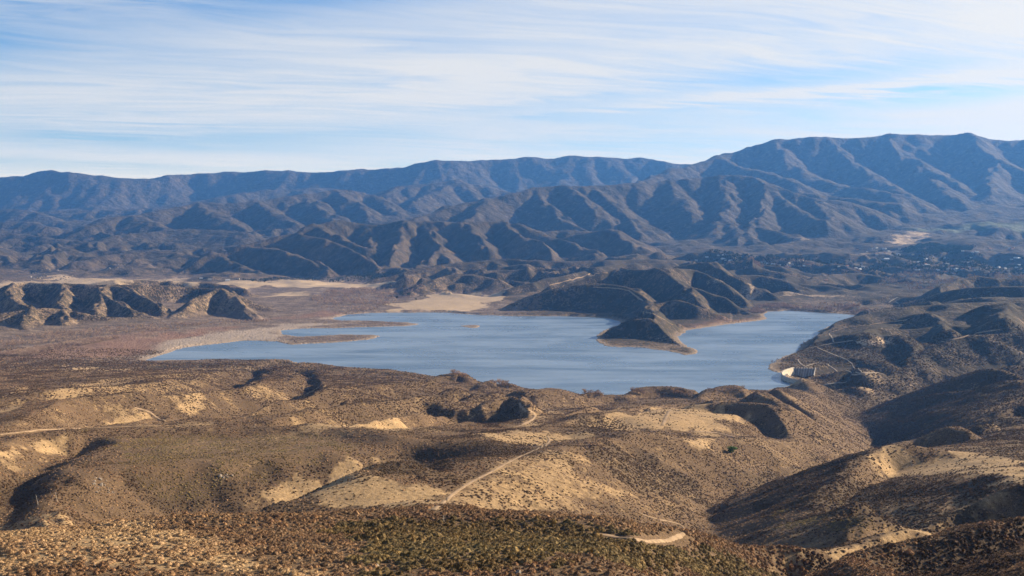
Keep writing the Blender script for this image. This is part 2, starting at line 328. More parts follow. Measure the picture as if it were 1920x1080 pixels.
# foreground ridges
R([(-200,960,260),(0,946,272),(60,941,280),(110,938,285),(200,942,288),(280,946,290),(400,958,290),(500,966,292),(650,967,300),(800,966,310),(960,968,315),(1080,972,318),(1180,975,322),(1240,982,318),(1290,1002,300),(1380,1040,275),(1480,1084,250)],0.30,14,0,4)
R([(1440,1052,330),(1500,1040,345),(1560,1029,360),(1640,1019,368),(1700,1011,375),(1800,986,385),(1925,965,395),(2200,900,420)],0.62,7,0,3)
R([(1330,985,440),(1400,955,455),(1450,950,470),(1520,950,480),(1560,965,470),(1600,985,455)],0.30,12,0,4)
R([(1330,946,540),(1365,933,560),(1420,924,580),(1480,925,600),(1560,930,600)],0.42,7,0,3)
R([(1362,920,640),(1400,900,680),(1450,880,720),(1500,866,760),(1540,855,800),(1590,848,830),(1640,845,850),(1750,846,850),(1930,846,850),(2150,840,850)],0.40,14,0,4)
R([(345,925,500),(420,897,520),(480,884,560),(540,876,590),(600,869,620)],0.42,9,0,4)
R([(600,871,640),(700,857,720),(780,846,790),(860,827,900),(960,815,980),(1040,811,1010),(1120,813,1010),(1200,822,990)],0.22,40,0,5)
R([(1200,822,990),(1290,838,930),(1330,860,880)],0.30,25,0,5)
R([(700,905,560),(850,890,620),(1000,870,700),(1120,860,760),(1200,860,780)],0.15,60,0,6)
R([(1100,940,480),(1200,905,580),(1280,880,680)],0.25,25,0,5)
R([(30,872,575),(60,858,585),(100,850,595),(150,854,600),(205,882,590),(250,920,565)],0.45,16,0,4)
R([(0,836,760),(100,815,880),(200,806,930),(350,802,950),(500,800,970),(620,804,960),(700,812,930),(770,832,880),(800,846,820)],0.36,30,0,5)
R([(1080,968,392),(1150,963,410),(1215,962,418),(1270,978,400)],0.24,36,0,6)
# small crests of the middle ground
for p,s in (([(862,784,1300),(885,772,1330),(915,758,1380),(945,750,1420),(972,751,1420),(985,763,1340),(988,780,1240),(965,803,1120)],0.55),
            ([(410,745,1420),(440,728,1520),(470,716,1600),(500,712,1640),(560,716,1620)],0.40),
            ([(378,760,1340),(410,748,1400),(470,740,1440),(500,742,1430)],0.40),
            ([(440,782,1170),(470,768,1230),(510,763,1260),(560,766,1250)],0.40),
            ([(118,797,1020),(170,783,1100),(230,772,1160),(280,767,1180),(380,762,1200)],0.38),
            ([(700,762,1420),(760,745,1520),(805,734,1600),(850,732,1620)],0.40),
            ([(1075,778,1300),(1100,766,1360),(1125,763,1380),(1160,768,1370)],0.45),
            ([(1020,806,1060),(1060,795,1120),(1110,782,1180),(1180,775,1230)],0.28),
            ([(1178,742,1830),(1200,729,1872),(1245,726,1885),(1280,732,1865),(1297,744,1820)],0.42),([(790,717,1960),(830,704,2050),(866,699,2085),(884,712,2030)],0.38),([(890,724,1940),(912,716,2010),(942,712,2030),(958,723,1970)],0.38),([(1075,748,1760),(1100,736,1870),(1126,735,1880),(1140,745,1840)],0.42),([(980,732,1900),(1030,727,1950),(1060,732,1930)],0.35),([(640,697,2150),(700,694,2180),(760,702,2110)],0.34),
            ([(1090,748,1760),(1150,740,1820),(1180,745,1800)],0.3),
            ([(460,703,2080),(500,692,2200),(560,684,2350)],0.35),([(125,684,2380),(200,678,2440),(270,680,2440)],0.45),
            ([(0,728,1560),(100,722,1650),(240,706,1800),(380,700,1950),(470,697,2050)],0.25),
            ([(560,745,1420),(640,732,1560),(740,722,1720),(820,716,1850)],0.28),
            ([(320,770,1180),(330,750,1320),(420,735,1450)],0.25),
            ([(600,780,1080),(680,768,1200),(800,750,1400)],0.2),
            ([(870,755,1450),(960,738,1650),(1050,735,1750)],0.25)):
    R(p,s,8,0,4)
# --- ravines: (px,py,D,depth) , side slope
VALS=[]
def V(pts,s,r=6,k=4):
    s=s*1.2
    pts=[(a,b,c,d*(1.75 if c>900 else 1.35)) for a,b,c,d in pts]; r=r*1.6
    VALS.append((pts,s,r,k))
V([(720,812,1060,2),(800,812,1120,6),(850,808,1180,10),(885,804,1220,13),(880,785,1310,6)],0.55,9,6)
V([(935,778,1320,5),(908,788,1280,10),(885,802,1240,9)],0.6,8,6)
V([(-60,915,540,25),(0,890,600,20),(40,868,690,11),(90,848,780,5),(160,836,860,3)],0.45,10,6)
V([(380,768,1250,16),(440,745,1380,26),(490,730,1480,22),(540,712,1620,18),(600,700,1850,14),(560,690,2150,8)],0.4)
V([(440,790,1120,10),(500,775,1180,14),(560,765,1240,12),(640,745,1420,9),(740,737,1500,10),(840,725,1720,9),(880,718,1950,7)],0.38)
V([(120,803,980,10),(200,790,1040,16),(290,776,1120,16),(400,768,1240,12)],0.34)
V([(1060,785,1250,3),(1110,779,1290,7),(1180,767,1400,7),(1240,757,1550,8),(1290,752,1700,10)],0.5)
V([(0,760,1250,8),(150,748,1330,12),(260,735,1430,14),(400,720,1600,14),(430,705,1850,14),(480,690,2200,8)],0.3)
V([(100,700,1900,8),(250,690,2150,10),(450,690,2200,10),(540,682,2400,6)],0.3)
V([(120,985,400,8),(200,960,450,16),(265,948,540,18),(330,925,640,22),(440,895,690,24),(600,872,740,18),(700,862,790,10),(780,850,850,4)],0.36,22,8)
V([(1480,1095,260,16),(1440,1050,300,14),(1440,1025,360,10),(1500,1030,400,8),(1600,1030,440,6),(1750,1010,460,6)],0.6,3,3)
V([(1395,1005,350,6),(1430,1015,400,10),(1480,1035,410,8)],0.6,3,3)
V([(1300,960,460,16),(1380,955,500,16),(1500,960,520,10),(1600,975,500,10),(1720,980,520,9),(1850,985,540,8)],0.5,4,3)
V([(120,694,2150,6),(200,691,2230,9),(280,691,2290,9),(380,689,2340,6)],0.4)
V([(1285,762,1500,8),(1330,754,1640,9),(1400,745,1760,8),(1430,742,1850,5)],0.45)
V([(60,790,1000,6),(160,778,1080,10),(260,758,1230,12),(360,752,1300,8)],0.35)
V([(560,800,1010,5),(650,786,1100,7),(740,775,1230,8),(820,770,1330,6)],0.42)
V([(960,745,1650,4),(1010,750,1580,6),(1050,752,1520,4)],0.42)
V([(1660,770,1600,5),(1720,748,1640,8),(1800,738,1650,8),(1930,722,1660,7)],0.5,4)
V([(1665,803,1340,4),(1760,795,1370,7),(1850,786,1400,7),(1940,780,1420,7)],0.5,4)
V([(1690,826,1150,3),(1800,812,1170,5),(1940,806,1180,5)],0.45,4)
V([(1650,735,1950,4),(1760,728,1860,7),(1850,724,1800,7),(1940,716,1780,6)],0.45,4)
CANYON=[(1290,945,560,125),(1330,935,720,105),(1350,925,880,82),(1450,885,1000,70),(1560,852,1170,50),(1660,822,1320,25),(1650,780,1560,-5),(1630,765,1750,-18),(1612,760,1960,-25),(1650,740,2080,-30),(1730,710,2250,-34),(1800,700,2300,-34),(1950,690,2300,-38)]
DAMC=[(1489,705,2225,-34),(1515,705,2225,-34),(1560,715,2215,-33),(1640,718,2190,-33),(1730,715,2230,-35)]
DAM=[(1490,2314),(1478,2285),(1470,2255),(1467,2225),(1468,2195),(1474,2165),(1484,2140),(1500,2116)]

def seg_field(X,Y,pts,Z,reach):
    """distance and height along a polyline, for points within reach"""
    best=np.full(X.shape,1e9); hz=np.zeros(X.shape)
    for i in range(len(pts)-1):
        ax,ay=pts[i]; bx,by=pts[i+1]
        ex,ey=bx-ax,by-ay; L=ex*ex+ey*ey+1e-9
        t=np.clip(((X-ax)*ex+(Y-ay)*ey)/L,0,1)
        d=np.hypot(X-ax-t*ex,Y-ay-t*ey)
        m=d<best
        best=np.where(m,d,best); hz=np.where(m,Z[i]+t*(Z[i+1]-Z[i]),hz)
    return best,hz
def resample(W):
    """round the corners of a polyline of xyz (Chaikin)"""
    W=np.array(W,float)
    if len(W)<3: return W
    for _ in range(2):
        Q=W[:-1]*0.78+W[1:]*0.22; P_=W[:-1]*0.22+W[1:]*0.78
        M=np.empty((2*len(Q),3)); M[0::2]=Q; M[1::2]=P_
        M[0]=W[0]; M[-1]=W[-1]; W=M
    return W

# --- polar grid
def make_grid(nc,nr_scale=1.0):
    t=np.concatenate([np.linspace(-0.80,-0.50,max(8,int(nc*0.035)),endpoint=False),np.linspace(-0.50,0.50,nc),np.linspace(0.50,1.05,max(10,int(nc*0.06)))[1:]])
    segs=[(2,60,16),(60,150,22),(150,420,120),(420,2500,400),(2500,6500,290),(6500,18800,290),(18800,20000,8)]
    D=[]
    for a,b,n in segs:
        n=max(4,int(n*nr_scale)); D.append(np.exp(np.linspace(math.log(a),math.log(b),n,endpoint=False)))
    D.append([20000.0]); return t,np.concatenate(D)

def terrain(t,D):
    T,DD=np.meshgrid(t,D)           # rows = distance
    X=T*DD; Y=DD.copy()
    lnD=np.log(D)
    # base (linear RBF in (t, ln D))
    B=np.array(BASE); bu=(B[:,0]-960)/F*2.2; bv=np.log(np.maximum(B[:,1],30))
    n=len(B); K=np.hypot(bu[:,None]-bu[None],bv[:,None]-bv[None])
    K=K+np.eye(n)*-0.01
    A=np.zeros((n+1,n+1)); A[:n,:n]=K; A[:n,n]=1; A[n,:n]=1
    w=np.linalg.solve(A,np.append(B[:,2],0))
    # evaluate on a coarse grid and interpolate
    gu=np.linspace(T.min(),T.max(),220); gv=np.linspace(math.log(2),math.log(26000),420)
    GU,GV=np.meshgrid(gu,np.maximum(gv,math.log(30)))
    G=np.full(GU.shape,w[n])
    for i in range(n): G+=w[i]*np.sqrt((GU*2.2-bu[i])**2+(GV-bv[i])**2+0.0009)
    fi=np.interp(T,gu,np.arange(220)); fj=np.interp(np.log(DD),gv,np.arange(420))
    i0=np.minimum(fi.astype(int),218); j0=np.minimum(fj.astype(int),418); fi-=i0; fj-=j0
    H=(G[j0,i0]*(1-fi)+G[j0,i0+1]*fi)*(1-fj)+(G[j0+1,i0]*(1-fi)+G[j0+1,i0+1]*fi)*fj
    # character length of the relief
    LC=np.interp(lnD,np.log([100,400,1500,3000,6000,10000,18000]),[40,70,120,150,380,700,900])[:,None]*np.ones_like(T)
    H=H+fbm(X/400,Y/400,4,3)*np.interp(lnD,np.log([200,600,1800,2300,4500,6500,12000]),[0,5,12,5,14,36,90])[:,None]
    rid=lambda sx,sd_: 1-2.6*np.abs(fbm(X/sx,Y/sx,4,sd_,0.5))
    wr=sm(0.265,0.33,T)*sm(2350,2700,DD)*sm(4800,4200,DD)
    H=H+wr*26*(rid(420,71)-0.45)
    wl=sm(-0.02,-0.14,T)*sm(6900,7800,DD)*sm(12500,10500,DD)
    H=H+wl*105*(rid(700,72)-0.4)
    wc=sm(-0.14,-0.09,T)*sm(4400,5000,DD)*sm(7600,6600,DD)
    H=H+wc*np.where(T<0.22,66,44)*(rid(480,73)-0.35)
    # domain warp so that lines are not straight
    wa=LC*0.16
    WX=X+wa*fbm(X/(LC*1.3).mean(1)[:,None],Y/(LC*1.3).mean(1)[:,None],3,11)
    WY=Y+wa*fbm(X/(LC*1.3).mean(1)[:,None]+50,Y/(LC*1.3).mean(1)[:,None],3,12)
    def sub(pts,reach):
        x0,x1=pts[:,0].min()-reach,pts[:,0].max()+reach; y0,y1=pts[:,1].min()-reach,pts[:,1].max()+reach
        r0,r1=np.searchsorted(D,[max(y0,D[0]),y1])
        if r1<=r0: return None
        ta=min(x0/max(y0,D[r0]),x0/max(y1,1)); tb=max(x1/max(y0,D[r0]),x1/max(y1,1))
        c0,c1=np.searchsorted(t,[ta,tb])
        if c1<=c0: return None
        return slice(r0,r1),slice(c0,c1)
    for pts,s,r,c,k in RIDGES:
        W=resample([wpt(*p) for p in pts])
        zr=W[:,2].max()-min(0,W[:,2].min()-60)
        reach=min((W[:,2].max()+60)/s*1.2+r, 5000 if c else 1200)
        if c: reach=min(3.2*c/s,5500)
        q=sub(W,reach)
        if q is None: continue
        x=WX[q];y=WY[q]
        d,hz=seg_field(x,y,W[:,:2],W[:,2],reach)
        fall=s*(np.sqrt(d*d+r*r)-r)
        if c: fall=c*1.25*(1-np.exp(-fall/(c*1.25)))+fall*0.08
        h=hz-fall
        h0=H[q]
        # smooth max
        e=np.clip((h-h0)/(2*k)+0.5,0,1)
        H[q]=h0*(1-e)+h*e+k*e*(1-e)
    def carve(W,s,r,k,reach=500):
        q=sub(W,reach)
        if q is None: return
        d,hz=seg_field(WX[q],WY[q],W[:,:2],W[:,2],reach)
        h=hz+s*(np.sqrt(d*d+r*r)-r); h0=H[q]
        e=np.clip((h0-h)/(2*k)+0.5,0,1)
        H[q]=h0*(1-e)+h*e-k*e*(1-e)
    for pts,s,r,k in VALS:
        W=[]
        for px,py,d_,dep in pts:
            a=wpt(px,py,d_); W.append((a[0],a[1],a[2]-dep))
        carve(resample(W),s,r,k)
    carve(resample([wpx(p[0],p[2])+(p[3],) for p in CANYON]),0.40,8,6,900)
    carve(resample([wpx(p[0],p[2])+(p[3],) for p in DAMC]),0.8,10,4,150)
    # stronger relief: crests up, hollows down
    def box(A,n,ax):
        n=max(1,n); A=np.moveaxis(A,ax,0); P_=np.concatenate([np.repeat(A[:1],n,0),A,np.repeat(A[-1:],n,0)]); c=np.cumsum(P_,0)
        B_=(np.concatenate([c[2*n:2*n+1],c[2*n+1:]-c[:-2*n-1]]))/(2*n+1.0); return np.moveaxis(B_[:A.shape[0]],0,ax)
    j0_,j1_=np.searchsorted(D,[300,8200]); Z=H[j0_:j1_].copy(); S_=Z
    nt_=max(2,int(0.055/np.diff(t)[len(t)//2])); nd_=max(2,int(0.055/np.diff(lnD)[(j0_+j1_)//2]))
    for _ in range(2): S_=box(box(S_,nt_,1),nd_,0)
    fd=np.interp(D[j0_:j1_],[340,480,1550,1850,2400,2900,4300,5200,7000,8100],[0,0.60,0.55,0.25,0.25,0.32,0.36,0.55,0.5,0])[:,None]
    dz=(Z-S_)*fd*np.where((T[j0_:j1_]<0.2)&(Z<30)&(D[j0_:j1_][:,None]>2200),0,1)
    H[j0_:j1_]=Z+dz
    # gullies that follow the slope
    hl=np.gradient(H,lnD,axis=0); ht=np.gradient(H,t,axis=1)
    GX=ht/DD; GY=(hl-T*ht)/DD
    for a_ in range(8):                 # soften the creases of the directions
        for G_ in (GX,GY):
            G_[1:-1]=(G_[:-2]+2*G_[1:-1]+G_[2:])/4; G_[:,1:-1]=(G_[:,:-2]+2*G_[:,1:-1]+G_[:,2:])/4
    row=np.gradient(D)
    AMP=np.interp(lnD,np.log([200,700,2300,3000,4600,6500,8500,9500,11500,14000]),[0.022,0.032,0.036,0.036,0.042,0.050,0.048,0.034,0.036,0.05])[:,None]*np.ones_like(T)
    AMP=AMP*(1-0.35*sm(0.2,0.3,T)*sm(2500,2100,DD))
    for o,lam in enumerate((1100,620,340,190,105,58,32)):
        band=np.interp(np.log(LC*1.0/lam),[-0.7,0.1],[0,1])
        band=band*np.interp(lam/row,[2.2,3.8],[0,1])[:,None]
        rows=np.where(band.max(1)>0.01)[0]
        if len(rows)<3: continue
        sl=slice(max(rows[0]-1,0),min(rows[-1]+2,len(D)))
        gx=GX[sl]; gy=GY[sl]
        g=np.hypot(gx,gy)+1e-6
        dx,dy=-gy/g,gx/g
        cx=X[sl]/lam; cy=Y[sl]/lam
        ix=np.floor(cx).astype(np.int64); iy=np.floor(cy).astype(np.int64)
        v=np.zeros_like(cx); dv=np.zeros_like(cx); ws=np.zeros_like(cx)
        for a in (-1,0,1):
            for b in (-1,0,1):
                jx=ix+a; jy=iy+b
                ux=cx-(jx+0.5+(hsh(jx,jy,31+o)-0.5)*0.9); uy=cy-(jy+0.5+(hsh(jx,jy,77+o)-0.5)*0.8)
                w_=np.exp(-(ux*ux+uy*uy)*3.0)
                ph=6.2832*(ux*dx+uy*dy)*0.75
                v+=w_*np.cos(ph); dv-=w_*np.sin(ph); ws+=w_
        v=v/ws; dv=dv/ws
        og=np.interp(D[sl],[6500,9000],[1.0,(0.75,0.8,1.35,1.7,1.7,1,1)[o]])[:,None]
        am=lam*og*AMP[sl]*sm(0.09,0.45,g)*band[sl]
        H[sl]=H[sl]+am*v
        c_=am*dv*(6.2832*0.75/lam)
        GX[sl]+=c_*dx; GY[sl]+=c_*dy
    H=H+fbm(X/37,Y/37,3,55)*np.interp(D,[150,600,4000],[0.6,1.6,0])[:,None]
    H=H+fbm(X/230,Y/230,4,56)*np.interp(D,[4000,8000],[0,16])[:,None]+fbm(X/760,Y/760,3,57)*np.interp(D,[8000,12000,15000,17500],[0,30,60,100])[:,None]
    # the water's edge
    m=(D>1900)&(D<4300); sl=slice(np.argmax(m),len(m)-np.argmax(m[::-1]))
    wxs=X[sl]+8*fbm(X[sl]/45,Y[sl]/45,3,91); wys=Y[sl]+22*fbm(X[sl]/60,Y[sl]/60,3,92)
    sd=np.maximum(-1e9,poly_sd(wxs,wys,LAKEW))
    si=poly_sd(wxs,wys,ISLEW); sd=np.where(sd>0,np.minimum(sd,-si),sd)
    out=-sd
    capk=0.05*np.clip(out,0,1e9)+0.75*np.clip(out-14,0,1e9)+0.4
    dam=np.hypot(X[sl]-wpx(1505,2240)[0],Y[sl]-2240)<150
    h=H[sl]
    damside=np.zeros(h.shape,bool)
    h=np.where(sd>0,-1.0-0.12*sd,np.where(h<1.2,np.where((T[sl]>-960/F+np.interp(Y[sl],[d for _,d in DAM[::-1]]+[2420],[p for p,_ in DAM[::-1]]+[1560])/F)&(Y[sl]<2420),h,0.8+0.03*np.minimum(out,60)),np.minimum(h,capk)))
    H[sl]=h
    return X,Y,H,sd,sl
# ------------------------------------------------------------------ build the ground
tcol,Drow=make_grid(820,1.0)
GXX,GYY,GH,gsd,gsl=terrain(tcol,Drow)
lnDr=np.log(Drow)
def ground_z(x,y):
    x=np.asarray(x,float); y=np.asarray(y,float)
    fi=np.interp(x/y,tcol,np.arange(len(tcol))); fj=np.interp(y,Drow,np.arange(len(Drow)))
    i0=np.minimum(fi.astype(int),len(tcol)-2); j0=np.minimum(fj.astype(int),len(Drow)-2); fi=fi-i0; fj=fj-j0
    return (GH[j0,i0]*(1-fi)+GH[j0,i0+1]*fi)*(1-fj)+(GH[j0+1,i0]*(1-fi)+GH[j0+1,i0+1]*fi)*fj
_rel=np.maximum(GH,0)-HC
_PY=540-F*(GYY*sp_+_rel*cp_)/(GYY*cp_-_rel*sp_)
_top=np.minimum.accumulate(_PY,axis=0)
def hit(px,py):
    """ground point that shows at photo pixel (px,py)"""
    r=(px-960)/F; u=(540-py)/F
    tt=r/(cp_+u*sp_)
    fi=np.interp(tt,tcol,np.arange(len(tcol))); c=int(round(fi))
    j=int(np.argmax(_top[:,c]<=py))
    if _top[j,c]>py: return None
    j=max(j,1)
    a,b=_PY[j-1,c],_PY[j,c]
    f=0 if a<=b else min(max((a-py)/(a-b),0),1)
    D=Drow[j-1]*(1-f)+Drow[j]*f
    x=tt*D
    return (x,D,float(ground_z(x,D)))
# ------------------------------------------------------------------ what covers the ground (grass, mud, scrub, painted shade)
GRASS=[(0.34,[(-60,640),(-60,545),(33,534),(120,533),(205,536),(330,540),(420,546),(470,562),(560,584),(480,602),(300,600),(60,632)]),
 (1.0,[(500,912),(560,900),(604,896),(622,875),(680,868),(726,862),(682,889),(703,904),(760,904),(825,925),(812,956),(656,954),(630,940),(578,927),(500,925)]),
 (0.62,[(812,956),(830,930),(870,900),(930,868),(1000,848),(1060,845),(1095,860),(1090,890),(1130,905),(1180,925),(1150,955),(1000,962)]),
 (0.35,[(1090,870),(1180,860),(1300,915),(1310,950),(1180,960)]),
 (1.0,[(868,819),(912,812),(960,808),(1040,809),(1112,816),(1090,823),(1040,829),(1000,833),(950,829),(900,824)]),
 (0.95,[(1090,800),(1120,786),(1180,776),(1240,767),(1330,767),(1380,773),(1402,785),(1370,799),(1380,812),(1330,816),(1290,806),(1200,806),(1130,804)]),
 (0.9,[(1280,829),(1340,820),(1372,825),(1340,836)]),(0.7,[(965,806),(982,790),(988,776),(1022,766),(1050,771),(1032,786),(1000,802)]),
 (1.0,[(1622,843),(1680,846),(1730,853),(1800,847),(1850,851),(1925,859),(1925,912),(1860,898),(1780,887),(1700,892),(1662,882),(1700,869),(1650,859)]),
 (0.5,[(1640,955),(1760,935),(1925,920),(1925,965),(1790,985),(1660,1003),(1560,1022),(1450,1045),(1440,1035),(1560,1010),(1660,985)]),
 (0.45,[(1430,985),(1480,975),(1540,1000),(1560,1020),(1500,1030),(1440,1000)]),
 (0.75,[(1440,1062),(1560,1030),(1700,1008),(1760,995),(1700,1018),(1560,1040)]),
 (1.0,[(0,832),(60,817),(118,812),(112,838),(100,851),(60,862),(0,864)]),(0.95,[(183,800),(190,785),(215,781),(272,781),(262,797)]),
 (1.0,[(68,741),(100,731),(147,719),(213,709),(250,709),(236,724),(180,737),(120,740)]),(0.95,[(0,756),(72,751),(42,766),(0,773)]),
 (0.8,[(20,738),(30,724),(60,722),(64,738)]),(0.9,[(125,686),(180,690),(252,692),(180,699),(130,697)]),(0.8,[(320,802),(330,797),(405,796),(380,801)]),
 (0.8,[(200,770),(280,757),(370,741),(376,744),(300,765),(230,776)]),(0.6,[(410,745),(520,728),(640,722),(640,730),(520,742)]),
 (0.6,[(420,785),(560,775),(640,768),(640,782),(560,790)]),(0.7,[(640,790),(760,800),(770,806),(640,800)]),(0.9,[(560,800),(770,794),(790,805),(600,812)]),
 (0.5,[(140,740),(200,700),(380,690),(460,696),(400,712),(240,740)]),
 (0.35,[(540,750),(700,735),(850,728),(1000,738),(960,752),(700,765)]),(0.35,[(1040,750),(1180,752),(1240,756),(1180,764),(1060,762)]),
 (1.0,[(366,536),(400,530),(520,527),(640,525),(732,528),(742,535),(640,539),(560,541),(500,536)]),(0.9,[(495,550),(590,547),(592,556),(510,557)]),
 (1.0,[(722,582),(740,570),(790,556),(840,545),(900,546),(960,540),(950,556),(935,566),(905,577),(880,585),(800,585)]),
 (0.8,[(-100,545),(0,525),(60,528),(130,526),(250,530),(140,534),(40,533),(-40,552)]),(0.8,[(60,515),(150,520),(250,524),(340,522),(340,528),(180,530)]),
 (0.8,[(1560,652),(1600,642),(1640,635),(1660,628),(1690,632),(1702,650),(1690,656),(1662,648),(1620,645)]),
 (0.8,[(1440,722),(1530,712),(1640,715),(1560,718),(1500,720)]),(0.6,[(1500,700),(1560,703),(1700,698),(1640,706)]),
 (0.9,[(1667,438),(1747,437),(1722,450),(1692,466),(1680,460)]),(0.9,[(1436,486),(1502,483),(1500,487),(1442,490)]),(0.8,[(1600,478),(1640,472),(1702,470),(1690,476),(1620,480)]),
 (0.7,[(1470,470),(1500,465),(1510,455),(1500,444),(1560,447),(1505,452),(1520,470)]),(0.7,[(1330,545),(1500,548),(1600,552),(1590,560),(1480,556)])]
RED=[(1.0,[(120,668),(180,645),(260,632),(400,615),(450,612),(430,618),(360,632),(300,648),(262,666),(200,672)]),(0.9,[(520,598),(560,590),(600,585),(650,590),(640,596),(560,598)]),
 (0.7,[(-80,680),(60,650),(150,640),(300,618),(200,660),(100,672),(0,676)]),(0.6,[(1280,615),(1350,600),(1420,595),(1400,604)])]
MUD=[(1.0,[(262,670),(290,652),(330,640),(400,626),(450,618),(560,606),(640,603),(700,600),(640,608),(560,613),(520,622),(540,640),(470,642),(400,648),(340,655),(300,675)]),
 (0.8,[(560,598),(640,592),(700,588),(650,600)])]
GREEN=[(1.0,[(630,985),(700,972),(900,974),(1020,982),(1180,996),(1300,1018),(1380,1045),(1460,1090),(1000,1100),(720,1100),(690,1040)]),
 (0.8,[(200,830),(300,810),(600,812),(700,830),(600,880),(300,930),(220,880)]),(0.8,[(1700,428),(1800,422),(1925,418),(1925,436),(1800,434)]),
 (0.9,[(1430,960),(1490,950),(1560,975),(1620,1000),(1540,990),(1450,970)])]
SCRUB_SHADE=[(0.5,[(0,672),(280,676),(560,684),(860,712),(1000,735),(1060,760),(900,760),(600,770),(300,770),(0,765)]),(0.9,[(1000,545),(1100,500),(1300,470),(1500,440),(1925,430),(1925,540),(1700,560),(1500,560),(1300,510)]),(1.0,[(1490,655),(1600,600),(1760,550),(1925,530),(1925,840),(1660,820),(1640,790),(1560,735)]),(0.8,[(925,590),(1030,545),(1148,513),(1250,513),(1320,505),(1420,541),(1480,565),(1438,597),(1280,640),(1120,640),(1160,600)]),  # dense dark scrub; its tone also paints shade onto hill faces
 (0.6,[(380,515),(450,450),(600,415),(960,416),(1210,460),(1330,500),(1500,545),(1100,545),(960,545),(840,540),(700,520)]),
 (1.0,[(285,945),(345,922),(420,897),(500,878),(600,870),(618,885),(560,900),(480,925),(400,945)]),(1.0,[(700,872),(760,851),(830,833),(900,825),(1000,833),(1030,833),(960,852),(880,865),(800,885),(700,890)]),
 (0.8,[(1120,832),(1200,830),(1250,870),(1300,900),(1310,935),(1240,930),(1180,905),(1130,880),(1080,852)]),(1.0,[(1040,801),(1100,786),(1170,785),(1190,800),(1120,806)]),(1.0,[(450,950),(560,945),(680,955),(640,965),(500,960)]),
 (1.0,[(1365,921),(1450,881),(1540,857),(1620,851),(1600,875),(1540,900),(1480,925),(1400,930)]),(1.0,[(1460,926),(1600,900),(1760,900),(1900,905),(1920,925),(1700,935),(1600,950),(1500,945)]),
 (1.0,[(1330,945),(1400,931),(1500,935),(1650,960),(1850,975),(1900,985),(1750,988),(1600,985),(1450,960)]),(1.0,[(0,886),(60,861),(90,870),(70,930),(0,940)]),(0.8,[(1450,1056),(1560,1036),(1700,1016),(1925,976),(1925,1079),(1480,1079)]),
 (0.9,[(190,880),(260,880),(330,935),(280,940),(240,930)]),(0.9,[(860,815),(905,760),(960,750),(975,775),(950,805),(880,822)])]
PALE=[(1.0,[(-60,968),(150,978),(350,1000),(480,1045),(560,1110),(-60,1110)])]
def polyw(P):
    W=[]
    for a in P:
        h=hit(max(a[0],-60),min(a[1],1079))
        if h and not (W and h[1]>3*max(w[1] for w in W)): W.append(h[:2])
    return np.array(W)
def cover_field(X,Y,polys):
    f=np.zeros(X.shape)
    rowD=Y[:,0] if X.ndim==2 else None
    for val,W in polys:
        if len(W)<3: continue
        ext=(W[:,1].max())*0.02+4
        x0,x1=W[:,0].min()-ext,W[:,0].max()+ext; y0,y1=W[:,1].min()-ext,W[:,1].max()+ext
        m=(X>x0)&(X<x1)&(Y>y0)&(Y<y1)
        if not m.any(): continue
        x=X[m]; y=Y[m]
        e=(W[:,1].mean())*0.006+2
        nz=fbm(x/(e*3),y/(e*5),4,201,0.65)*e*3.2
        sd=poly_sd(x,y*1.0,W)+nz
        f[m]=np.maximum(f[m],val*sm(-e*1.6,e*1.6,sd))
    return f
PW={}
for nm,L in (('grass',GRASS),('red',RED),('mud',MUD),('green',GREEN),('pale',PALE),('dark',SCRUB_SHADE)): PW[nm]=[(v,polyw(P)) for v,P in L]
cv={k:cover_field(GXX,GYY,v) for k,v in PW.items()}
# scattered openings in the scrub
def openings(X,Y):
    s=np.interp(np.log(np.maximum(Y,1)),np.log([150,1000,3000,9000]),[26,60,110,240])
    s=60.0
    a=fbm(X/s,Y/(s*1.6),4,301,0.6)
    return sm(0.10,0.30,a)
opn=openings(GXX,GYY)*np.interp(Drow,[400,900,2300,2700],[0.2,0.45,0.45,0.1])[:,None]
gn=np.gradient(GH,tcol,axis=1)/GYY           # slope across, for bare erosion scars
cv['grass']=np.maximum(cv['grass'],0.85*opn)
flat=np.zeros_like(GH)
sl2=gsl
near=sm(0,1,np.clip(1-(-gsd)/26.0,0,1))      # a bare band along the water
shore=np.zeros_like(GH); shore[sl2]=np.where(gsd>0,1,near)
def in_flat(X,Y,H): return sm(24,9,H)*((Y>2450)&(Y<6900))
flat=in_flat(GXX,GYY,GH)*sm(wpx(1000,1)[0],wpx(940,1)[0],GXX/GYY)

def new_obj(name,me,mat=None,parent=None,label=None,cat=None,group=None,kind=None,loc=None):
    o=bpy.data.objects.new(name,me); COL.objects.link(o)
    if mat is not None and me is not None and not me.materials: me.materials.append(mat)
    if parent is not None: o.parent=parent
    if label: o['label']=label
    if cat: o['category']=cat
    if group: o['group']=group
    if kind: o['kind']=kind
    if loc is not None: o.location=loc
    return o
def mesh_np(name,V,Fq,smooth=True):
    me=bpy.data.meshes.new(name); V=np.asarray(V,np.float32); Fq=np.asarray(Fq,np.int32)
    k=Fq.shape[1]
    me.vertices.add(len(V)); me.vertices.foreach_set('co',V.ravel())
    me.loops.add(Fq.size); me.loops.foreach_set('vertex_index',Fq.ravel())
    me.polygons.add(len(Fq)); me.polygons.foreach_set('loop_start',np.arange(0,Fq.size,k,dtype=np.int32))
    try: me.polygons.foreach_set('loop_total',np.full(len(Fq),k,np.int32))
    except Exception: pass
    me.update(calc_edges=True)
    me.polygons.foreach_set('use_smooth',np.full(len(Fq),smooth))
    return me
